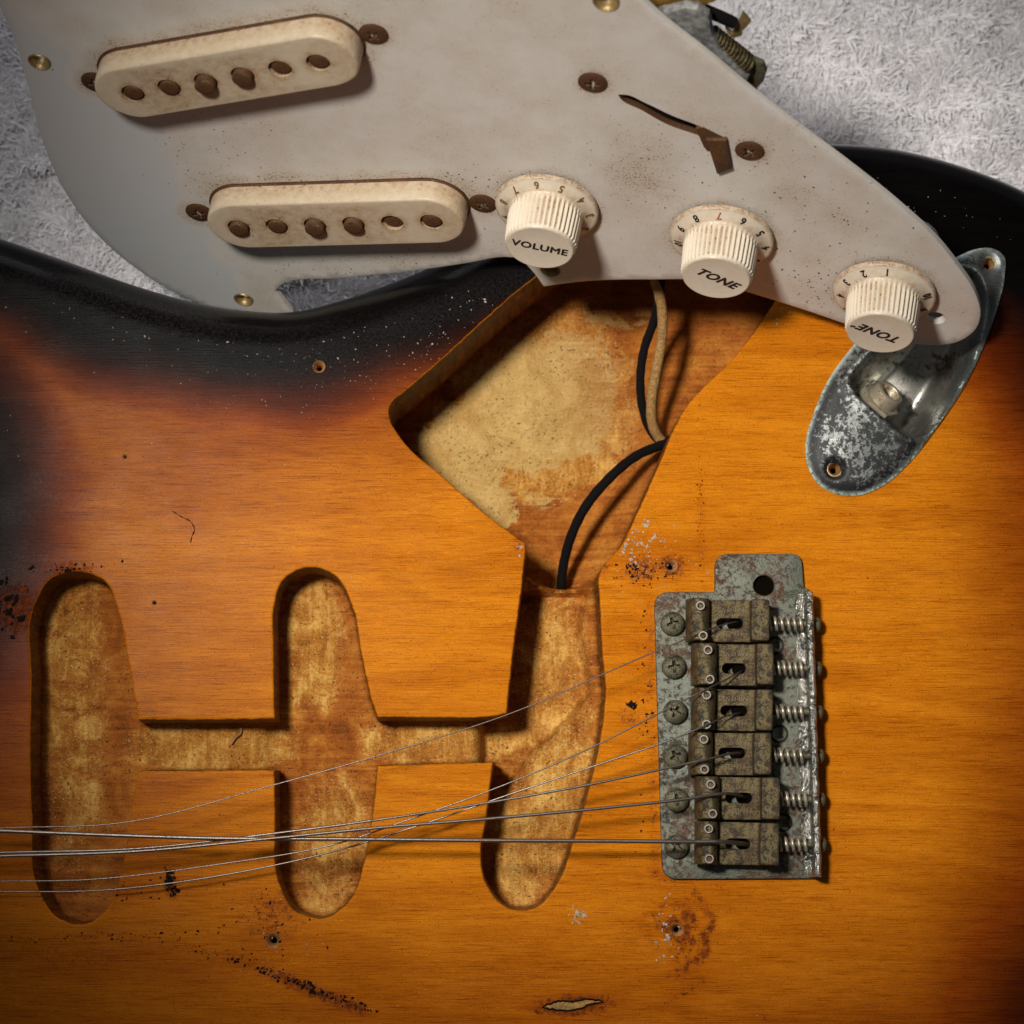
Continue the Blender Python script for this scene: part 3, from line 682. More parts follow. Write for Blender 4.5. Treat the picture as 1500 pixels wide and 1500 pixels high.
# ------------------------------------------------------------------ bridge
PZ = 0.10
def build_bridge():
    px = [(958, 867), (1047, 867), (1047, 811), (1174, 811), (1178, 861), (1184, 862), (1197, 1287), (970, 1288)]
    L = ccw(fillet(at2(px, PZ), [.22, .015, .22, .16, .02, .02, .03, .24], 7))
    h1 = circle(at(1119, 858, PZ)[:2], .155, 24)
    hs = [circle(at(x, y, PZ)[:2], 0.135, 20) for x, y in ((1135, 946), (1141, 1075), (1147, 1205))]
    mb = MB(); mb.prism(L, 0.004, PZ, 0.022, holes=[h1]+hs)
    plate = mb.build('bridge_plate', M_PLATE, guitar, 40); plate['label'] = 'corroded nickel bridge plate'
    # dark mounting wells below the holes
    mb = MB()
    mb.lathe([(0.152, 0.006), (0.001, 0.0065)], 20, npT(Matrix.Translation(Vector(at(1119, 858, 0.0)))))
    mb.build('socket_hole', M_DARK, plate)
    for x, y in ((1135, 946), (1141, 1075), (1147, 1205)):
        mb = MB(); c = at(x, y, 0.0); mb.lathe([(0.132, 0.01), (0.10, 0.05), (0.06, 0.03), (0.001, 0.028)], 20, npT(Matrix.Translation(Vector(c))))
        mb.build('rusty_well', M_PLATE, plate)
    # upright rear flange: a bent lip with flaking chrome on its edge
    P0 = at(1183, 866, 0.5); P1 = at(1196, 1285, 0.5); d = (P1-P0)/np.linalg.norm(P1-P0); s = np.array([-d[1], d[0], 0]); s = s if s[0] > 0 else -s
    prof = [(-0.15, PZ-0.02), (-0.145, PZ+0.012), (-0.10, PZ+0.03), (-0.05, PZ+0.10), (-0.03, 0.2), (-0.025, 0.44), (-0.005, 0.495), (0.04, 0.51), (0.075, 0.485), (0.085, 0.44), (0.085, 0.02), (0.05, 0.006)]
    n = 40; R = []
    for u, v in prof:
        pts = []
        for k in range(n+1):
            t = k/n; e = min(t, 1-t)*n; drop = max(0, 1-e/1.2)*0.05
            p = P0*(1-t)+P1*t+s*(u+0.006*math.sin(k*1.9)*(v > 0.3)); pts.append((p[0], p[1], max(0.006, v-drop)))
        R.append(np.array(pts))
    mb = MB(); mb.rings(R, closed=False, mat=0)
    for k in (0, n): mb.add([r[k] for r in R], [tuple(range(len(R)))] if k == 0 else [tuple(range(len(R)))[::-1]])
    # an irregular crest so the worn edge glints in points
    fl = mb.build('rear_flange', M_FLANGE, plate, 60)
    # mounting screws
    sm = None; ms = [(985, 914, .3), (987, 977, .1), (989, 1043, 1.1), (989, 1108, .5), (991, 1172, .15), (991, 1240, .9)]
    for x, y, a in ms:
        M = spin(at(x, y, PZ+.03), a)
        sm = place(screw_mesh(.175, .10) if sm is None else sm, 'mounting_screw', M_SCREW, plate, M)
    # saddles
    S = [((1005, 878), (1124, 941), 1097, (1026, 887), (1030, 931), 913, (1049, 1088), 913),
         ((1013, 943), (1130, 1005), 1105, (1037, 952), (1040, 995), 978, (1057, 1092), 979),
         ((1013, 1009), (1129, 1071), 1104, (1035, 1018), (1035, 1061), 1042, (1055, 1094), 1041),
         ((1009, 1073), (1127, 1136), 1101, (1031, 1083), (1032, 1127), 1106, (1052, 1091), 1103),
         ((1018, 1138), (1139, 1201), 1112, (1041, 1149), (1044, 1192), 1170, (1062, 1101), 1169),
         ((1018, 1204), (1138, 1267), 1110, (1038, 1214), (1039, 1258), 1236, (1062, 1098), 1236)]
    zb = 0.36; ss = None; stamp = {}
    for k, ((x0, y0), (x1, y1), xr, s1, s2, ys, (sx0, sx1), sy) in enumerate(S):
        zs = zb+0.02*math.sin(k*1.7)
        c = at((x0+x1)/2, (y0+y1)/2, zs+.1); wd = (y1-y0)/100-0.022
        ex = at(x1, y0, zs)-at(x0, y0, zs); ln = ex[0]; rot = -0.012+0.01*math.sin(k*2.3)
        root = M = spin((c[0], c[1], zs), rot)
        def lx(px_, zz=zs): return (at(px_, (y0+y1)/2, zz)-c)[0]
        mb = MB(); ca, sa = math.cos(rot), math.sin(rot)
        # front: rolled bump that carries the string
        fr0, fr1 = lx(x0), lx(s1[0]+12)
        wb = wd/2
        prof = []
        for q in np.linspace(0, 1, 11):
            a = math.pi*(1-q); prof.append(((fr0+fr1)/2+math.cos(a)*(fr1-fr0)/2, 0.07+0.30*math.sin(a)**0.62))
        prof = [(fr0, -0.12)]+prof
        R = [np.array([(u, -wb+wb*2*t, v-(0.02 if t in (0, 1) else 0)) for t in (0, 0.03, 0.3, 0.5, 0.7, 0.97, 1)]) for u, v in prof]
        mb.rings(R, closed=False)
        for t, fl_ in ((-wb, True), (wb, False)):
            V = [(u, t, v-0.02) for u, v in prof]; F = [tuple(range(len(V)))]; mb.add(V, F if fl_ else [f[::-1] for f in F])
        # flat floor with its string slot
        L = rrect(fr1-0.03, -wb, lx(xr)+.03, wb, .01, 1)
        slot = stadium((lx(sx0)+lx(sx1))/2, -(sy-(y0+y1)/2)/100, (lx(sx1)-lx(sx0)), .075, 8)
        mb.prism(L, -0.04, 0.08, 0.014, holes=[slot])
        # upright rear block
        L = rrect(lx(xr), -wb+.004, lx(x1), wb-.004, .035, 4)
        mb.prism(L, -0.10, 0.34, 0.035)
        sd = mb.build('saddle', M_SADDLE, plate, 38, M=M)
        # dark bottom of the slot
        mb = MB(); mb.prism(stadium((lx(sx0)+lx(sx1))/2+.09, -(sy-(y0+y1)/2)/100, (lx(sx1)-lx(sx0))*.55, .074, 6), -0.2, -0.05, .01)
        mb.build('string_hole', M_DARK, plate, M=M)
        # stamped lettering, upside down in the photograph
        if k < 5:
            for txt, yy in (('PAT.PEND', 0.165), ('FENDER', -0.175)):
                if txt not in stamp:
                    V, F = text_mesh(txt, 0.098, 0.010, 0, 0.0, 1.15)
                    V = V*np.array([0.78 if txt[0] == 'P' else 0.9, 1.0, 1]); V[:, :2] *= -1; m2 = MB(); m2.add(V, F)
                    stamp[txt] = m2.build('stamped_lettering', M_STAMP, plate, 0, M=M@Matrix.Translation((0, 0, -50)))
                    first = True
                else: first = False
                Mt = M @ Matrix.Translation(((lx(sx0)+lx(sx1))/2+.01, yy, 0.084))
                if first: stamp[txt].matrix_local = Mt
                else: copy_of(stamp[txt], plate, Mt)
        # hollow set screws
        for (qx, qy) in (s1, s2):
            p = at(qx, qy, zs+0.42)
            if ss is None:
                mb = MB(); mb.lathe([(.072, -.45), (.072, -.02), (.062, 0), (.046, 0), (.040, -.02), (.036, -.14)], 20)
                ss = mb.build('set_screw', M_SETS, plate, 40, M=spin(p, 0))
            else: copy_of(ss, plate, spin(p, 0))
        # spring, its screw and the screw head behind the flange
        xs = {0: 1124, 1: 1131, 2: 1129, 3: 1127, 4: 1139, 5: 1138}[k]
        a = at(xs, ys, .34); b = at(1186+k*1.6, ys+1, .34)
        T = 5.6 if k < 4 else 5; N = int(T*16); t = np.linspace(0, 1, N)
        P = a[None]*(1-t[:, None])+(b-np.array([.10, 0, 0]))[None]*t[:, None]
        P[:, 1] += 0.094*np.cos(t*T*6.283+k); P[:, 2] += 0.094*np.sin(t*T*6.283+k)
        mb = MB(); mb.tube(P, .024, 6); mb.build('spring', M_SPRING, plate, 60)
        mb = MB(); mb.tube([a-np.array([.25, 0, 0]), (a+b)/2, b+np.array([.06, 0, 0])], .048, 10); mb.build('intonation_screw', M_SCREW, plate, 60)
        hd = screw_mesh(.11, .07); R_ = spin(b+np.array([.09, 0.0, -.10]), 0, (0, math.pi/2)); hd.build('intonation_screw_head', M_SCREW, plate, 40, M=R_)
    return plate
bridge = build_bridge()

# ------------------------------------------------------------------ jack plate
def build_jack():
    px = [(1180, 655), (1184, 684), (1200, 710), (1228, 724), (1260, 725), (1294, 711), (1332, 678), (1372, 628), (1410, 572), (1440, 512), (1461, 452), (1472, 402), (1471, 375), (1456, 364), (1432, 364), (1404, 375), (1368, 397), (1325, 432), (1285, 468), (1245, 512), (1216, 552), (1194, 600)]
    L = ccw(smooth_loop(at2(px, .05), (), 0.055)); zz = lambda Q, v: np.column_stack([Q, np.full(len(Q), v)])
    h = [circle(at(1223, 687, .05)[:2], .085, 18), circle(at(1449, 386, .05)[:2], .085, 18)]
    a = at(1225, 690, 0)[:2]; b = at(1445, 400, 0)[:2]; ax = (b-a)/np.linalg.norm(b-a)
    def zf(Q):
        Q = Q[:, :2]; dO = dist_line(L, Q); z = 0.022+0.085*gsm(dO, -0.05, 0.22)
        z = z+0.05*gsm(dO, .05, .7)
        ins = inside(CUP, Q); dc = dist_line(CUP, Q); dc = np.where(ins, dc, -dc)
        u = (Q-a)@ax
        D = 1.25-1.05*gsm(u, 1.5, 4.1)
        endwall = gsm(u, 1.08, 1.30)
        cs = np.clip((dc+.03)/.42, 0, 1); prof = np.sqrt(np.clip(1-(1-cs)**2, 0, 1))
        z = z+0.035*np.exp(-((dc+0.07)/.06)**2)
        z = z-D*prof*gsm(dc, -.06, .10)
        for hh in h:
            c = hh.mean(0); r = np.hypot(*(Q-c).T); z = z-0.085*(1-gsm(r, .08, .19))
        return z
    mb = MB(); mb.rings([zz(L, 0.004), np.column_stack([L, zf(L)*0+0.03])]);
    L1 = offset(L, -.02)
    mb.rings([zz(L, 0.03), np.column_stack([L1, zf(L1)])])
    ov, of = fill(L1, h, 0.04); mb.add(np.column_stack([ov, zf(ov)]), of)
    cen = ov[of].mean(1); mi = inside(offset(CUP, -.05), cen).astype(int)
    nf = len(mb.m)-len(of)
    for i, q in enumerate(mi): mb.m[nf+i] = int(q)
    for hh in h: mb.rings([np.column_stack([hh, zf(hh)]), zz(hh, 0.0)])
    def fl_(co):
        u = (co[:, :2]-a)@ax; v = (co[:, :2]-a)@np.array([-ax[1], ax[0]]); return np.clip(0.95-0.38*u+.25*gsm(v, .3, .9)+0*u, 0.12, 1)*(1-.5*gsm(-v, .45, .8))
    jp = mb.build('jack_plate', [M_JACK, M_CUP], guitar, 60, attrs={'flake': fl_, 'rimwear': lambda co: 1-gsm(dist_line(L, co[:, :2]), .015, .06)}); jp['label'] = 'tarnished boat-shaped output jack plate'
    for hh in h:
        c = hh.mean(0); mb = MB(); zt = float(zf(hh[:1])[0]); mb.lathe([(.125, zt+.004), (.108, zt+.012), (.088, zt+.002), (.082, zt-.05)], 20, npT(Matrix.Translation((c[0], c[1], 0))))
        mb.f = [f for f in mb.f if len(f) == 4]; mb.m = mb.m[:len(mb.f)]; mb.build('hole_rim', M_BRASS, jp, 60)
    # socket: washer, hexagonal nut, threaded barrel
    dirv = np.array([0.52, 0.50, 0.60]); dirv /= np.linalg.norm(dirv)
    e1 = np.cross(dirv, [0, 0, 1]); e1 /= np.linalg.norm(e1); e2 = np.cross(dirv, e1)
    C0 = at(1280, 598, -.52)
    M = T4(e1, e2, dirv, C0)
    mb = MB(); hexa = np.array([(.33*math.cos(math.radians(60*k+12)), .33*math.sin(math.radians(60*k+12))) for k in range(6)])
    mb.prism(hexa, -.02, .20, .03); mb.build('jack_nut', M_SCREW_J, jp, 30, M=M)
    prof = [(.23, .1)]
    for k in range(5): prof += [(.235, .20+.036*k), (.212, .218+.036*k)]
    prof += [(.225, .38), (.205, .40), (.165, .40), (.15, .38), (.145, -.1)]
    mb = MB(); mb.lathe(prof, 28); mb.build('jack_barrel', M_SCREW_J, jp, 50, M=M)
    mb = MB(); mb.lathe([(.155, .12), (.0005, .121)], 20); mb.build('jack_socket', M_DARK, jp, 0, M=M)
M_SCREW_J = metal_material('dull_socket_metal', (0.52, 0.45, 0.33), (0.10, 0.08, 0.05), (0.14, 0.07, 0.02), 0.35, 0.2, 0.3, 2.0, 0.35, 0.55, 0.3)
build_jack()

# ------------------------------------------------------------------ strings
def string_path(pts, step=0.12):
    P = np.array([at(x, y, z) for x, y, z in pts]); return np.array(catmull(P, step)+[P[-1]])
STR = [
 ('thinnest plain string, topmost on the bridge', .0095, [(-60, 1216, 1.0), (0, 1213, 1.0), (180, 1205, 1.0), (400, 1150, .95), (560, 1105, .95), (740, 1048, .9), (940, 963, .85), (1010, 934, .80), (1050, 918, .62), (1077, 911, .5), (1084, 911, .25)]),
 ('plain string from the second saddle', .0115, [(-60, 1292, .7), (0, 1291, .7), (120, 1289, .7), (320, 1266, .75), (500, 1234, .8), (600, 1200, .85), (720, 1157, .9), (860, 1098, .9), (1000, 1027, .85), (1042, 1006, .80), (1070, 992, .6), (1084, 984, .5), (1089, 982, .25)]),
 ('plain string from the third saddle', .013, [(-60, 1306, .35), (0, 1306, .35), (150, 1304, .38), (320, 1283, .4), (500, 1244, .5), (620, 1207, .6), (760, 1159, .7), (900, 1112, .8), (1000, 1077, .84), (1040, 1060, .80), (1066, 1048, .6), (1080, 1045, .5), (1086, 1044, .25)]),
 ('wound string from the fourth saddle', .018, [(-60, 1251, .9), (0, 1249, .9), (200, 1243, .9), (400, 1221, .95), (560, 1200, .95), (720, 1175, .9), (880, 1146, .9), (1000, 1120, .85), (1045, 1110, .80), (1070, 1104, .66), (1083, 1103, .5), (1088, 1103, .25)]),
 ('wound string from the fifth saddle', .023, [(-60, 1256, 1.1), (0, 1254, 1.1), (200, 1247, 1.1), (400, 1228, 1.05), (560, 1212, 1.0), (720, 1199, .95), (900, 1182, .9), (1000, 1171, .86), (1040, 1165, .82), (1066, 1162, .76), (1082, 1165, .6), (1094, 1170, .25)]),
 ('thickest wound string, lowest on the bridge', .030, [(-60, 1215, 1.0), (0, 1217, 1.0), (100, 1221, 1.0), (320, 1228, 1.0), (500, 1229, .98), (700, 1231, .95), (900, 1232, .9), (1020, 1233, .88), (1062, 1233, .84), (1080, 1235, .68), (1094, 1237, .5), (1098, 1238, .25)])]
for lab, r, pts in STR:
    P = string_path(pts); mb = MB()
    if r > .015:
        # wound: fine ribs along the string
        d = np.concatenate([[0], np.cumsum(np.linalg.norm(np.diff(P, axis=0), axis=1))]); pitch = .034
        t = np.arange(0, d[-1], pitch/2); Q = np.stack([np.interp(t, d, P[:, k]) for k in range(3)], 1)
        rr = r*(1+0.11*np.where(np.arange(len(Q)) % 2, 1, -1)); mb.tube(Q, rr, 8)
    else: mb.tube(P, r, 8)
    s = mb.build('string', M_STRING, guitar, 80); s['label'] = lab
# ================================================================== pickguard assembly
guard = empty('pickguard', M=GM)
tag(guard, 'aged white pickguard with two pickups and three knobs leaning over the guitar body', 'pickguard')
def glL(pts, corners=(), step=0.1, h=0.0):
    return ccw(smooth_loop([gat(x, y, h)[:2] for x, y in pts], corners, step))
GP = [(-120, -160), (-60, -90), (-15, -20), (2, 18), (20, 58), (38, 118), (60, 203), (90, 274), (135, 338), (190, 388), (250, 427), (305, 450), (365, 464), (415, 466), (428, 459), (404, 427), (412, 419), (500, 409), (600, 399), (690, 386), (740, 378), (757, 379), (775, 394), (796, 421), (850, 414), (950, 411), (1040, 414), (1100, 431), (1180, 456), (1260, 483), (1325, 502), (1362, 507), (1398, 504), (1427, 487), (1437, 462), (1429, 430), (1405, 393), (1370, 350), (1320, 304), (1240, 240), (1180, 195), (1112, 143), (1040, 83), (968, 26), (930, -10), (850, -90), (700, -230), (300, -330), (0, -280)]
GHOLES = [(58, 91, .135), (357, 439, .125), (888, 3, .15), (1370, 466, .115), (806, 396, .12)]
KN = [(802, 300), (1058, 344), (1296, 425)]
def pk(p1, p2, h):
    a, b = gat(*p1, h), gat(*p2, h); d = (b-a)[:2]; return a[:2], b[:2], d/np.linalg.norm(d), np.linalg.norm(d)/5
PH = 0.36
PICK = [pk((195, 137), (466, 92), PH), pk((350, 333), (632, 325), PH)]
GSCREWS = [(291, 312, 'pickup_screw'), (707, 299, 'pickup_screw'), (139, 121, 'pickup_screw'), (547, 51, 'pickup_screw'), (868, 122, 'switch_screw'), (1098, 222, 'switch_screw')]
SLOTP = [(906, 139), (916, 139), (945, 151), (985, 170), (1022, 184), (1060, 202), (1061, 210), (1018, 196), (978, 182), (940, 161), (910, 145)]
GL = glL(GP, (0, 14, 15, 23), 0.12)
SLOT = glL(SLOTP, (0, 5), 0.06)
GH = [circle(gat(x, y)[:2], r, 22) for x, y, r in GHOLES]
def f_grime(co):
    P = co[:, :2]; W = GO+co[:, :1]*GX+co[:, 1:2]*GY; X, Y = proj(W)
    g = 0.25*gsm(X, 120, 420)*(1-gsm(Y, 480, 600))+0*X
    # clean area at the lower left that a cover once hid
    bd = 205+0.50*(Y-170)+12*wob(X/100, Y/100, 1.0)
    g = 0.12+0.45*gsm(X, bd, bd+26)
    def add(v):
        np.maximum(g, v, out=g)
    for (a, b, d, pitch) in PICK:
        c = (a+b)/2; u = (P-c)@d; v = (P-c)@np.array([-d[1], d[0]])
        dd = np.maximum(np.abs(u)-1.5, 0); r = np.hypot(dd, v)-.52
        add(0.55+0.45*(1-gsm(r, 0.0, 0.30)) * (r < 0.6)*1.0 + (-0.55)*gsm(r, 0.15, .6))
        add(1.0*(1-gsm(np.abs(v-0.62), .02, .32))*(1-gsm(np.abs(u), 1.5, 2.0)))
    for x, y, n in GSCREWS:
        q = gat(x, y)[:2]; add(1.0*(1-gsm(np.hypot(*(P-q).T), .2, .5)))
    for x, y in KN:
        q = gat(x, y)[:2]; r = np.hypot(*(P-q).T); add(0.95*(1-gsm(r, .74, 1.0)))
        add(0.6*(1-gsm(r, .8, 1.9)))
    add(0.85*blob(X, Y, 930, 250, 110, 80, 20, .8)); add(0.75*blob(X, Y, 1010, 170, 120, 20, 25, .7)); add(0.55*blob(X, Y, 640, 205, 170, 50, 0, .9))
    add(0.75*blob(X, Y, 1190, 310, 110, 60, 40, .8)); add(0.5*blob(X, Y, 1180, 420, 130, 40, 20, .8)); add(0.7*blob(X, Y, 560, 385, 180, 22, -4, .7)); add(0.55*blob(X, Y, 100, 10, 120, 60, 30, .8))
    q = gat(985, 175)[:2]; g = np.where((co[:, 2] < -.004) & (dist_line(SLOT, P) < .04), 1.6, g)
    return g
def build_plate():
    mb = MB(); t = 0.095; zz = lambda Q, v: np.column_stack([Q, np.full(len(Q), v)])
    gt = [offset(h, .035) for h in GH]
    ov, of = fill(offset(GL, -.035), gt+[offset(SLOT, .006)], 0.115)
    mb.add(zz(ov, 0), of)
    mb.rings([zz(offset(GL, -.035), 0), zz(offset(GL, -.010), -.012), zz(GL, -.045), zz(GL, -t)], flip=True)
    for h, g in zip(GH, gt): mb.rings([zz(g, 0), zz(h, -.03), zz(h, -t)])
    mb.rings([zz(offset(SLOT, .006), 0), zz(SLOT, -.01), zz(SLOT, -t)], mat=1)  # slot walls: gathered dirt, also darkened so the slot reads as shade
    ov, of = fill(GL, GH+[SLOT], 0.5); mb.add(zz(ov, -t), of[:, ::-1])
    return mb.build('plate', [M_GUARD, M_RSCREW], guard, 40, attrs={'grime': f_grime})
plate_g = build_plate()
# brass grommet rings in the rim holes
for i, ((x, y, r), h) in enumerate(zip(GHOLES, GH)):
    if i == 3: continue
    c = gat(x, y); mb = MB(); mb.lathe([(r+.028, .0), (r+.02, .012), (r-.01, -.012), (r-.03, -.05), (r-.035, -.16)], 24, npT(Matrix.Translation((c[0], c[1], 0))))
    mb.v = mb.v; mb.f = [f for f in mb.f if len(f) == 4]; mb.m = mb.m[:len(mb.f)]
    mb.build('hole_rim', M_BRASS, guard, 60)
# screws on the plate
gs = None
for k, (x, y, n) in enumerate(GSCREWS):
    c = gat(x, y, .02); M = spin((c[0], c[1], 0.0), 0.4+k*.7)
    gs = place(screw_mesh(.20, .05, .38, .0) if gs is None else gs, n, M_RSCREW, guard, M); gs.name = n
# pickup covers with pole pieces
def f_cgrime(hh):
    def f(co):
        x, y, z = co.T
        g = 0.5+0.25*np.sin(x*3.1+1)*np.sin(x*1.3)
        g = np.maximum(g, 0.8*(1-gsm(z, 0.0, hh*.8)))
        g = np.maximum(g, 0.85*(1-gsm(np.abs(z-hh*.9), 0, .04))*gsm(np.abs(y), .36, .44))
        for k in range(6):
            q = (k-2.5)*PITCH; g = np.maximum(g, .9*(1-gsm(np.hypot(x-q, y), .15, .30)))
        return g
    return f
RAISE = [[.012, .03, .13, .10, -.02, -.01], [.07, .03, .11, .085, -.03, .0]]
PITCH = 0.6
for k, (a, b, d, pitch) in enumerate(PICK):
    c = (a+b)/2; PITCH = pitch; L_ = 3.98 if k == 0 else 3.88; R_ = .525
    M = T4((d[0], d[1], 0), (-d[1], d[0], 0), (0, 0, 1), (c[0], c[1], 0))
    mb = MB(); st = ccw(stadium(0, 0, L_, R_, 12))
    holes = [circle(((q-2.5)*pitch, 0), .166, 20) for q in range(6)]
    zz = lambda Q, v: np.column_stack([Q, np.full(len(Q), v)])
    rings = [zz(st, 0.002), zz(offset(st, -.004), PH-.07), zz(offset(st, -.012), PH-.018), zz(offset(st, -.028), PH-.003), zz(offset(st, -.05), PH)]
    if k == 0:   # worn lower edge
        for r_ in rings[1:]: r_[:, 1] += 0.012*np.sin(r_[:, 0]*9)*(r_[:, 1] < -.3)
    mb.rings(rings)
    ov, of = fill(rings[-1][:, :2], holes, 0.09); mb.add(zz(ov, PH), of)
    for h in holes: mb.rings([zz(h, PH), zz(h, PH-.2)])
    cov = mb.build('pickup_cover', M_COVER, guard, 50, M=M, attrs={'grime': f_cgrime(PH)})
    m3 = MB(); m3.rings([zz(offset(st, .034), .002), zz(offset(st, .012), .012), zz(st, .035)]); m3.build('grime_seam', M_RSCREW, cov, 60)
    cov['label'] = ('upper' if k == 0 else 'lower')+' cream pickup cover with rusted pole pieces'
    for q in range(6):
        rz = RAISE[k][q]; mb = MB(); rr = .140
        mb.lathe([(rr, -.3), (rr, rz-.022), (rr-.006, rz-.008), (rr-.022, rz), (rr*.5, rz+.004), (.001, rz+.004)], 22)
        mb.build('pole_piece', M_POLE, cov, 40, M=Matrix.Translation(((q-2.5)*pitch+.006, .0, PH)))
# knobs
def knob(px, py, word, wang, wsize, shear, six_at, refdigit, step, ink, faded, label, wy=0.0):
    c = gat(px, py); RS = .735; M = Matrix.Translation((c[0], c[1], 0.0))
    mb = MB(); n = 336; ribs = 42
    prof = [(RS, .03), (RS, .085), (RS-.012, .10), (RS-.05, .106), (.545, .160), (.528, .190)]
    prof += [(.512, .24), (.508, .29), (.490, .685), (.486, .705)]
    prof += [(.484, .735), (.476, .756), (.462, .764), (.45, .762), (.2, .760), (.001, .760)]
    mod = [0]*6+[.015, .042, .038, .008]+[0]*6+[ribs]
    mb.lathe(prof, n, mod=mod)
    def gr(co):
        r = np.hypot(co[:, 0], co[:, 1]); a = np.arctan2(co[:, 1], co[:, 0]); z = co[:, 2]
        valley = (np.cos(a*ribs) < -0.2)*(z > .23)*(z < .70)
        g = 0.18+0.85*valley*(0.6+.4*np.sin(a*3+px))*(1-.35*gsm(z, .3, .8)); g = np.maximum(g, .9*(1-gsm(np.abs(r-RS), 0, .045))); g = np.maximum(g, .7*(1-gsm(np.abs(z-.76), 0, .03))*gsm(r, .44, .48))
        g = np.maximum(g, .8*(1-gsm(np.abs(r-.54), 0, .03))*(z < .25)); return g
    kb = mb.build('knob', M_KNOB, guard, 50, M=M, attrs={'grime': gr}); kb['label'] = label
    # numerals printed on the sloping skirt
    al = math.atan2(.160-.106, RS-.05-.545); mb1 = MB(); mb2 = MB(); rn = .625; zn = .106+(RS-.05-rn)*math.tan(al)
    for dgt in range(1, 11):
        phi = math.radians(six_at+(refdigit-dgt)*(-1)*step)
        er = np.array([math.cos(phi), math.sin(phi), 0]); up = -er*math.cos(al)+np.array([0, 0, math.sin(al)]); nn = er*math.sin(al)+np.array([0, 0, math.cos(al)])
        ri = np.cross(up, nn); V, F = text_mesh(str(dgt), .165, .002, 0, 0.002 if dgt in faded else 0.0035)
        V = er*rn+np.array([0, 0, zn])+nn*.009+V[:, :1]*ri*(.9 if dgt < 10 else .8)+V[:, 1:2]*up+V[:, 2:3]*nn
        mb1 = MB(); mb1.add(V, F); no = mb1.build('numeral', M_FADED if dgt in faded else ink, kb, 0)
        if dgt in faded: no['label'] = 'faded red numeral'
    V, F = text_mesh(word, wsize, .003, shear, .0015 if shear else 0.0, 1.08); mb = MB()
    for i, (ox, oy) in enumerate(((0, 0), (.006, 0), (-.006, 0), (0, .006), (0, -.006))): mb.add(V+np.array([ox, oy, -.0006*i]), F)
    mb.build('lettering', M_INK, kb, 0, M=Matrix.Translation((0, wy, .7635)) @ Matrix.Rotation(math.radians(wang), 4, 'Z'))
    if word == 'TONE' and wang > 90:
        mb = MB(); mb.prism([(-.035, -.02), (.035, -.02), (.035, .02), (-.035, .02)], 0, .004, .001); mb.build('index_mark', M_RSCREW, kb, 0, M=Matrix.Translation((-.40, .10, .762)))
    # potentiometer below the plate
    mb = MB(); mb.lathe([(.68, -.75), (.70, -.70), (.70, -.14), (.66, -.10), (.0, -.10)][::-1], 32); mb.lathe([(.70, -.75), (.001, -.75)], 32)
    mb.build('potentiometer', M_ZINC, guard, 40, M=M)
    return kb
knob(802, 300, 'VOLUME', -8, .195, 0, 103, 6, 32.5, M_GOLDINK, (), 'ivory knob marked VOLUME', .01)
knob(1058, 344, 'TONE', -26, .225, .35, 96, 7, 32, M_INK, (7,), 'middle ivory knob marked TONE', 0)
knob(1296, 425, 'TONE', 158, .225, .35, 92, 1, 31.5, M_INK, (), 'ivory knob with upside-down TONE near the guard tip', 0)
# lever of the selector switch coming through the slot
def lever():
    mb = MB()
    def blk(pts, h0, h1, b=.02):
        L = ccw(np.array([gat(x, y, (h1))[:2] for x, y in pts])); mb.prism(L, h0, h1, b)
    blk([(1019, 189), (1030, 187), (1060, 202), (1066, 213), (1036, 222), (1030, 214)], -.35, .015, .008)
    blk([(1034, 206), (1064, 206), (1072, 248), (1050, 256)], -.03, .07, .02)
    mb.build('switch_lever', M_RSCREW, guard, 30)
lever()
mb = MB(); L = ccw(np.array([gat(x, y, -.2)[:2] for x, y in ((880, 100), (1090, 190), (1095, 240), (1030, 230), (885, 170))])); mb.prism(L, -.30, -.12, .02); mb.build('slot_backing', M_BLACKBIT, guard, 30)  # dark sheet added behind the slot to stand in for its shade
# back of the switch, showing past the slanting upper edge
SWD = -.75
def gw(x, y, h): p = gat(x, y, h); return np.array([p[0], p[1], h])
def gprism(name, pts, h0, h1, mat, b=.03, par=None, rough=0.0):
    L = ccw(smooth_loop([gat(x, y, h1)[:2] for x, y in pts], tuple(range(len(pts))), .08)); L = L+rough*np.stack([wob(L[:, 0], L[:, 1], .3), wob(L[:, 1], L[:, 0], .27)], 1)
    mb = MB(); mb.prism(L, h0, h1, b); return mb.build(name, mat, par or guard, 30)
sw = gprism('selector_switch', [(950, 25), (1003, 12), (1022, 14), (1038, 26), (1043, 50), (1054, 72), (1096, 114), (1090, 135), (1020, 90), (950, 40)], -.44, -.30, M_ZINC, .05, None, .006)
gprism('fibre_board', [(920, -30), (1062, -30), (1052, 0), (1032, 12), (990, 14), (965, 22), (940, 10)], -.62, -.50, M_PHEN, .04, sw, .01)
gprism('contact_lug', [(1062, 42), (1072, 50), (1088, 20), (1100, 34), (1094, 40), (1086, 48), (1087, 53), (1074, 57), (1066, 50)], -.72, -.66, M_BRASS, .02, sw)
P = np.array([gw(1030, 14, -.62), gw(1050, 22, -.62), (gw(1076, 34, -.64))]); mb = MB(); mb.tube(catmull(P, .1)+[P[-1]], .085, 8); mb.build('black_lead', M_BWIRE, sw, 60)
a, b = gw(1040, 50, -.48), gw(1096, 95, -.48); T = 12; N = T*16; t = np.linspace(0, 1, N); ax_ = (b-a)/np.linalg.norm(b-a); e1 = np.cross(ax_, [0, 0, 1]); e1 /= np.linalg.norm(e1); e2 = np.cross(ax_, e1)
P = a+(b-a)*t[:, None]+.125*(np.cos(t*T*6.283)[:, None]*e1+np.sin(t*T*6.283)[:, None]*e2)
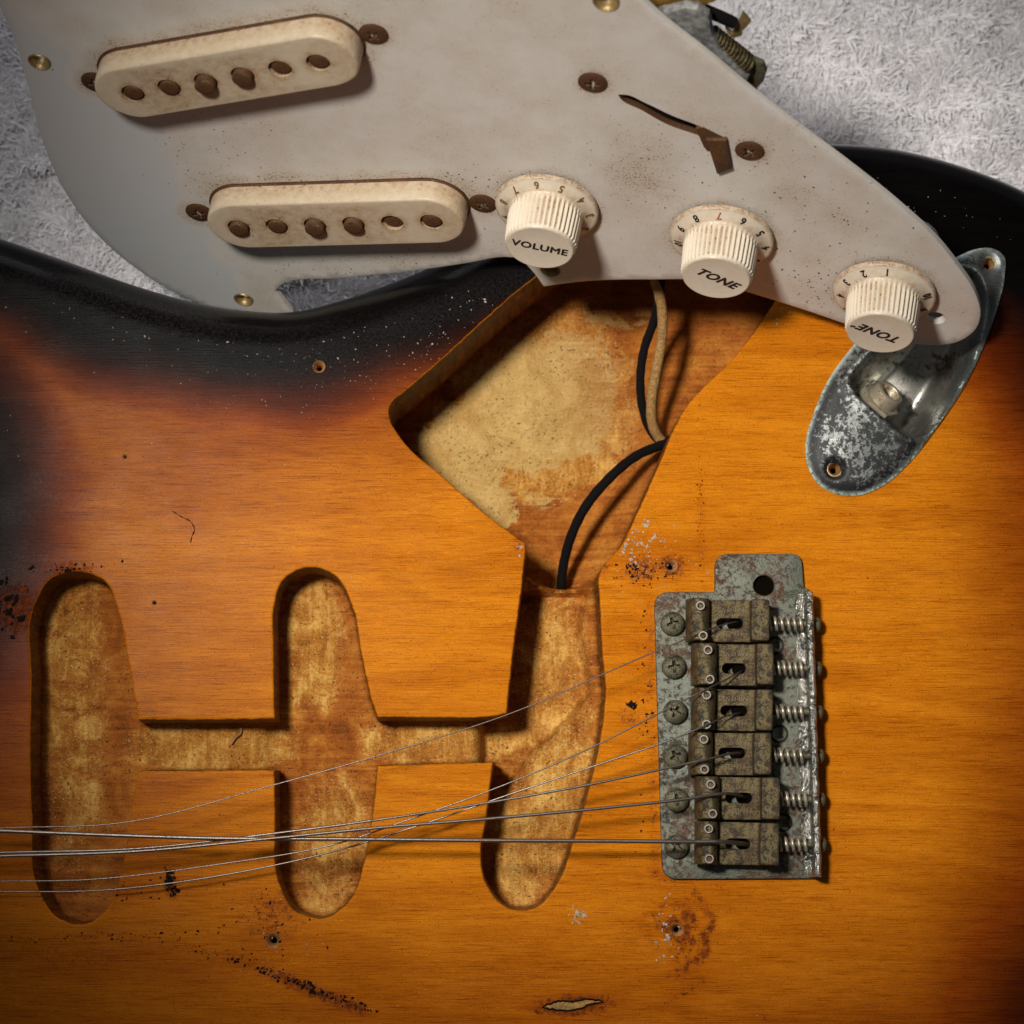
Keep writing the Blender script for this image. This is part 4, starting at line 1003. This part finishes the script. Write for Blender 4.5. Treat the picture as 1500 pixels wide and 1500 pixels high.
mb = MB(); mb.tube(P, .026, 6); mb.build('detent_spring', M_SPRING_D, sw, 60) if 'M_SPRING_D' in globals() else mb.build('detent_spring', M_SADDLE, sw, 60)
mb = MB(); mb.tube([a-ax_*.1, b+ax_*.05], .085, 10); mb.build('spring_core', M_DARK, sw, 60)
gprism('spring_bracket', [(1078, 112), (1092, 92), (1104, 88), (1118, 94), (1123, 106), (1118, 122), (1108, 132), (1110, 150), (1085, 130)], -.54, -.46, M_ZINCD, .04, sw) if 'M_ZINCD' in globals() else gprism('spring_bracket', [(1078, 112), (1092, 92), (1104, 88), (1118, 94), (1123, 106), (1118, 122), (1108, 132), (1110, 150), (1085, 130)], -.54, -.46, M_SCREW, .04, sw)
# edge of a tone control's round body behind the guard
mb = MB(); c = gat(1322, 372, -.35); mb.lathe([(.50, -.5), (.52, -.45), (.52, -.05), (.48, 0), (.001, 0)], 28, npT(Matrix.Translation((c[0], c[1], -.14)))); mb.build('pot_edge', M_ZINC, guard, 40)

# ================================================================== wires
def wire(name, pts, r, mat, label):
    P = np.array([at(x, y, z) for x, y, z in pts]); Q = np.array(catmull(P, .07)+[P[-1]])
    rr = r*(1+.04*np.sin(np.arange(len(Q))*1.7)); mb = MB(); mb.tube(Q, rr, 12)
    o = mb.build(name, mat, None, 80); tag(o, label, 'wire', 'cloth-covered wires in the control cavity'); return o
wire('wire', [(935, 330, .9), (950, 385, .2), (962, 418, -.3), (970, 455, -.6), (969, 500, -.8), (960, 550, -.95), (954, 590, -1.1), (957, 625, -1.3), (968, 645, -1.45), (985, 660, -1.5)], .078, M_CWIRE, 'tan cloth wire hanging down into the control cavity')
wire('wire', [(968, 380, .3), (966, 430, -.5), (958, 470, -.85), (944, 510, -1.05), (938, 555, -1.2), (942, 600, -1.35), (954, 632, -1.45), (968, 648, -1.5), (985, 662, -1.52)], .068, M_BWIRE, 'black cloth wire curving beside the tan wire')
wire('wire', [(990, 640, -1.55), (968, 652, -1.4), (935, 666, -1.2), (895, 698, -1.05), (858, 742, -1.1), (835, 790, -1.3), (825, 830, -1.55), (822, 858, -1.75), (823, 866, -2.3)], .074, M_BWIRE, 'black cloth wire arching over the lower end of the control cavity')

mb = MB(); P = np.array([at(x, y, -.74) for x, y in ((352, 1064), (353, 1072), (345, 1080), (338, 1090))]); Q = catmull(P, .03)+[P[-1]]
mb.tube(Q, [.028*(1-.7*abs(i/len(Q)-.4)) for i in range(len(Q))], 6); tag(mb.build('splinter', M_HOLE, None, 60), 'small reddish wood splinter lying in the shallow channel', 'splinter')
mb = MB(); P = np.array([at(x, y, .008) for x, y in ((252, 748), (266, 757), (280, 765), (285, 776), (281, 786), (279, 795))]); Q = catmull(P, .03)+[P[-1]]
mb.tube(Q, [.003+.006*math.sin(i*2.3)**2 for i in range(len(Q))], 5); mb.build('lacquer_crack', M_BLACKBIT, guitar, 60)

# ================================================================== loose dust and crumbs
def bits(name, label, mat, spec, z=0.0, flat=.5):
    V = []; F = []
    for px, py, r in spec:
        c = at(px, py, z); q = RNG.normal(0, 1, (6, 3)); 
        base = np.array([[1, 0, 0], [0, 1, 0], [-1, 0, 0], [0, -1, 0], [0, 0, 1], [0, 0, -1]], float)+q*.28
        a = RNG.uniform(0, 6.28); ca, sa = math.cos(a), math.sin(a); base[:, 0] *= RNG.uniform(.5, 1.5)
        base = np.column_stack([base[:, 0]*ca-base[:, 1]*sa, base[:, 0]*sa+base[:, 1]*ca, base[:, 2]*flat])*r+c+np.array([0, 0, r*flat*.6])
        b = len(V); V += [tuple(p) for p in base]
        for i in range(4):
            j = (i+1) % 4; F += [(b+i, b+j, b+4), (b+j, b+i, b+5)]
    mb = MB(); mb.v = V; mb.f = F; mb.m = [0]*len(F)
    o = mb.build(name, mat, None, 0, weld=False); tag(o, label, 'dust', kind='stuff'); return o
def scatter(n, cx, cy, rx, ry, ang, r0, r1):
    out = []
    for _ in range(n):
        u, v = RNG.normal(0, .5, 2); a = math.radians(ang); x = cx+u*rx*math.cos(a)-v*ry*math.sin(a); y = cy+u*rx*math.sin(a)+v*ry*math.cos(a)
        out.append((x, y, math.exp(RNG.uniform(math.log(r0), math.log(r1)))))
    return out
def keep_top(sp, m=.03):
    Q = np.array([at(x, y, 0)[:2] for x, y, r in sp]); k = ~inside(offset(CAV, m), Q) & inside(INN, Q) & ~inside(CUP, Q)
    return [s for s, q in zip(sp, k) if q]
sp = scatter(150, 560, 520, 260, 70, -12, .003, .011)+scatter(22, 690, 450, 110, 35, -35, .003, .020)+scatter(110, 330, 480, 330, 50, 8, .004, .013)+scatter(160, 380, 620, 420, 150, 0, .003, .009)
sp += scatter(90, 925, 785, 40, 30, 0, .008, .034)+scatter(70, 960, 820, 60, 50, 0, .006, .02)+scatter(60, 480, 850, 60, 30, 0, .004, .013)+scatter(150, 700, 900, 1100, 700, 0, .004, .012)
sp += scatter(40, 975, 1365, 14, 50, 0, .008, .028)+scatter(40, 1130, 455, 24, 24, 0, .006, .022)+scatter(30, 425, 1385, 70, 40, 0, .004, .016)+scatter(60, 1330, 300, 200, 60, 20, .004, .010)+scatter(26, 766, 800, 12, 10, 0, .008, .02)+scatter(24, 845, 1340, 12, 14, 0, .01, .03)
bits('dust', 'pale dust flecks scattered over the lacquered top', M_DUST, keep_top(sp))
sp = scatter(110, 455, 1448, 110, 7, 20, .008, .032)+scatter(26, 1010, 1400, 34, 60, 15, .005, .014)+scatter(60, 130, 1372, 170, 7, -2, .007, .022)+scatter(50, 330, 1400, 120, 10, 14, .006, .02)+scatter(36, 250, 1290, 7, 16, -12, .012, .042)+scatter(16, 255, 1305, 9, 8, 0, .015, .035)
sp += scatter(110, 390, 1345, 70, 60, 0, .005, .02)+scatter(50, 150, 1310, 90, 30, 0, .006, .022)+scatter(70, 935, 832, 36, 22, 10, .008, .026)+scatter(20, 985, 832, 40, 40, 0, .004, .012)+scatter(30, 12, 895, 22, 40, 0, .02, .06)+scatter(36, 112, 832, 60, 8, -4, .008, .03)+scatter(160, 600, 1000, 1000, 600, 0, .004, .012)
sp += scatter(60, 945, 1050, 14, 170, 0, .006, .022)+scatter(60, 1025, 760, 6, 130, 0, .005, .014)+scatter(14, 925, 1032, 5, 4, 0, .02, .035)
bits('grime', 'black grime crumbs stuck to the lacquered top', M_BLACKBIT, keep_top(sp, .01), 0, .35)
def guard_bits():
    spec = scatter(150, 1190, 330, 170, 130, 30, .006, .018)+scatter(120, 520, 270, 260, 14, -3, .006, .018)+scatter(120, 320, 60, 240, 14, -12, .006, .018)+scatter(90, 960, 260, 120, 90, 0, .006, .014)+scatter(150, 560, 385, 240, 30, -5, .005, .014)+scatter(120, 300, 210, 120, 90, 20, .005, .013)+scatter(60, 1200, 420, 60, 30, 0, .006, .018)
    mb = MB(); V = []; F = []
    for x, y, r in spec:
        q = gat(x, y)
        if not inside(offset(GL, -.08), np.array([q[:2]]))[0]: continue
        base = np.array([[1, 0, 0], [0, 1, 0], [-1, 0, 0], [0, -1, 0], [0, 0, .5]], float)*r+RNG.normal(0, .25*r, (5, 3)); base[:, 2] = np.maximum(base[:, 2], .001)
        b = len(V); V += [tuple(p+np.array([q[0], q[1], .001])) for p in base]; F += [(b+i, b+(i+1) % 4, b+4) for i in range(4)]
    mb.v = V; mb.f = F; mb.m = [0]*len(F); tag(mb.build('rust_flecks', M_RSCREW, guard, 0, weld=False), kind='stuff')
guard_bits()
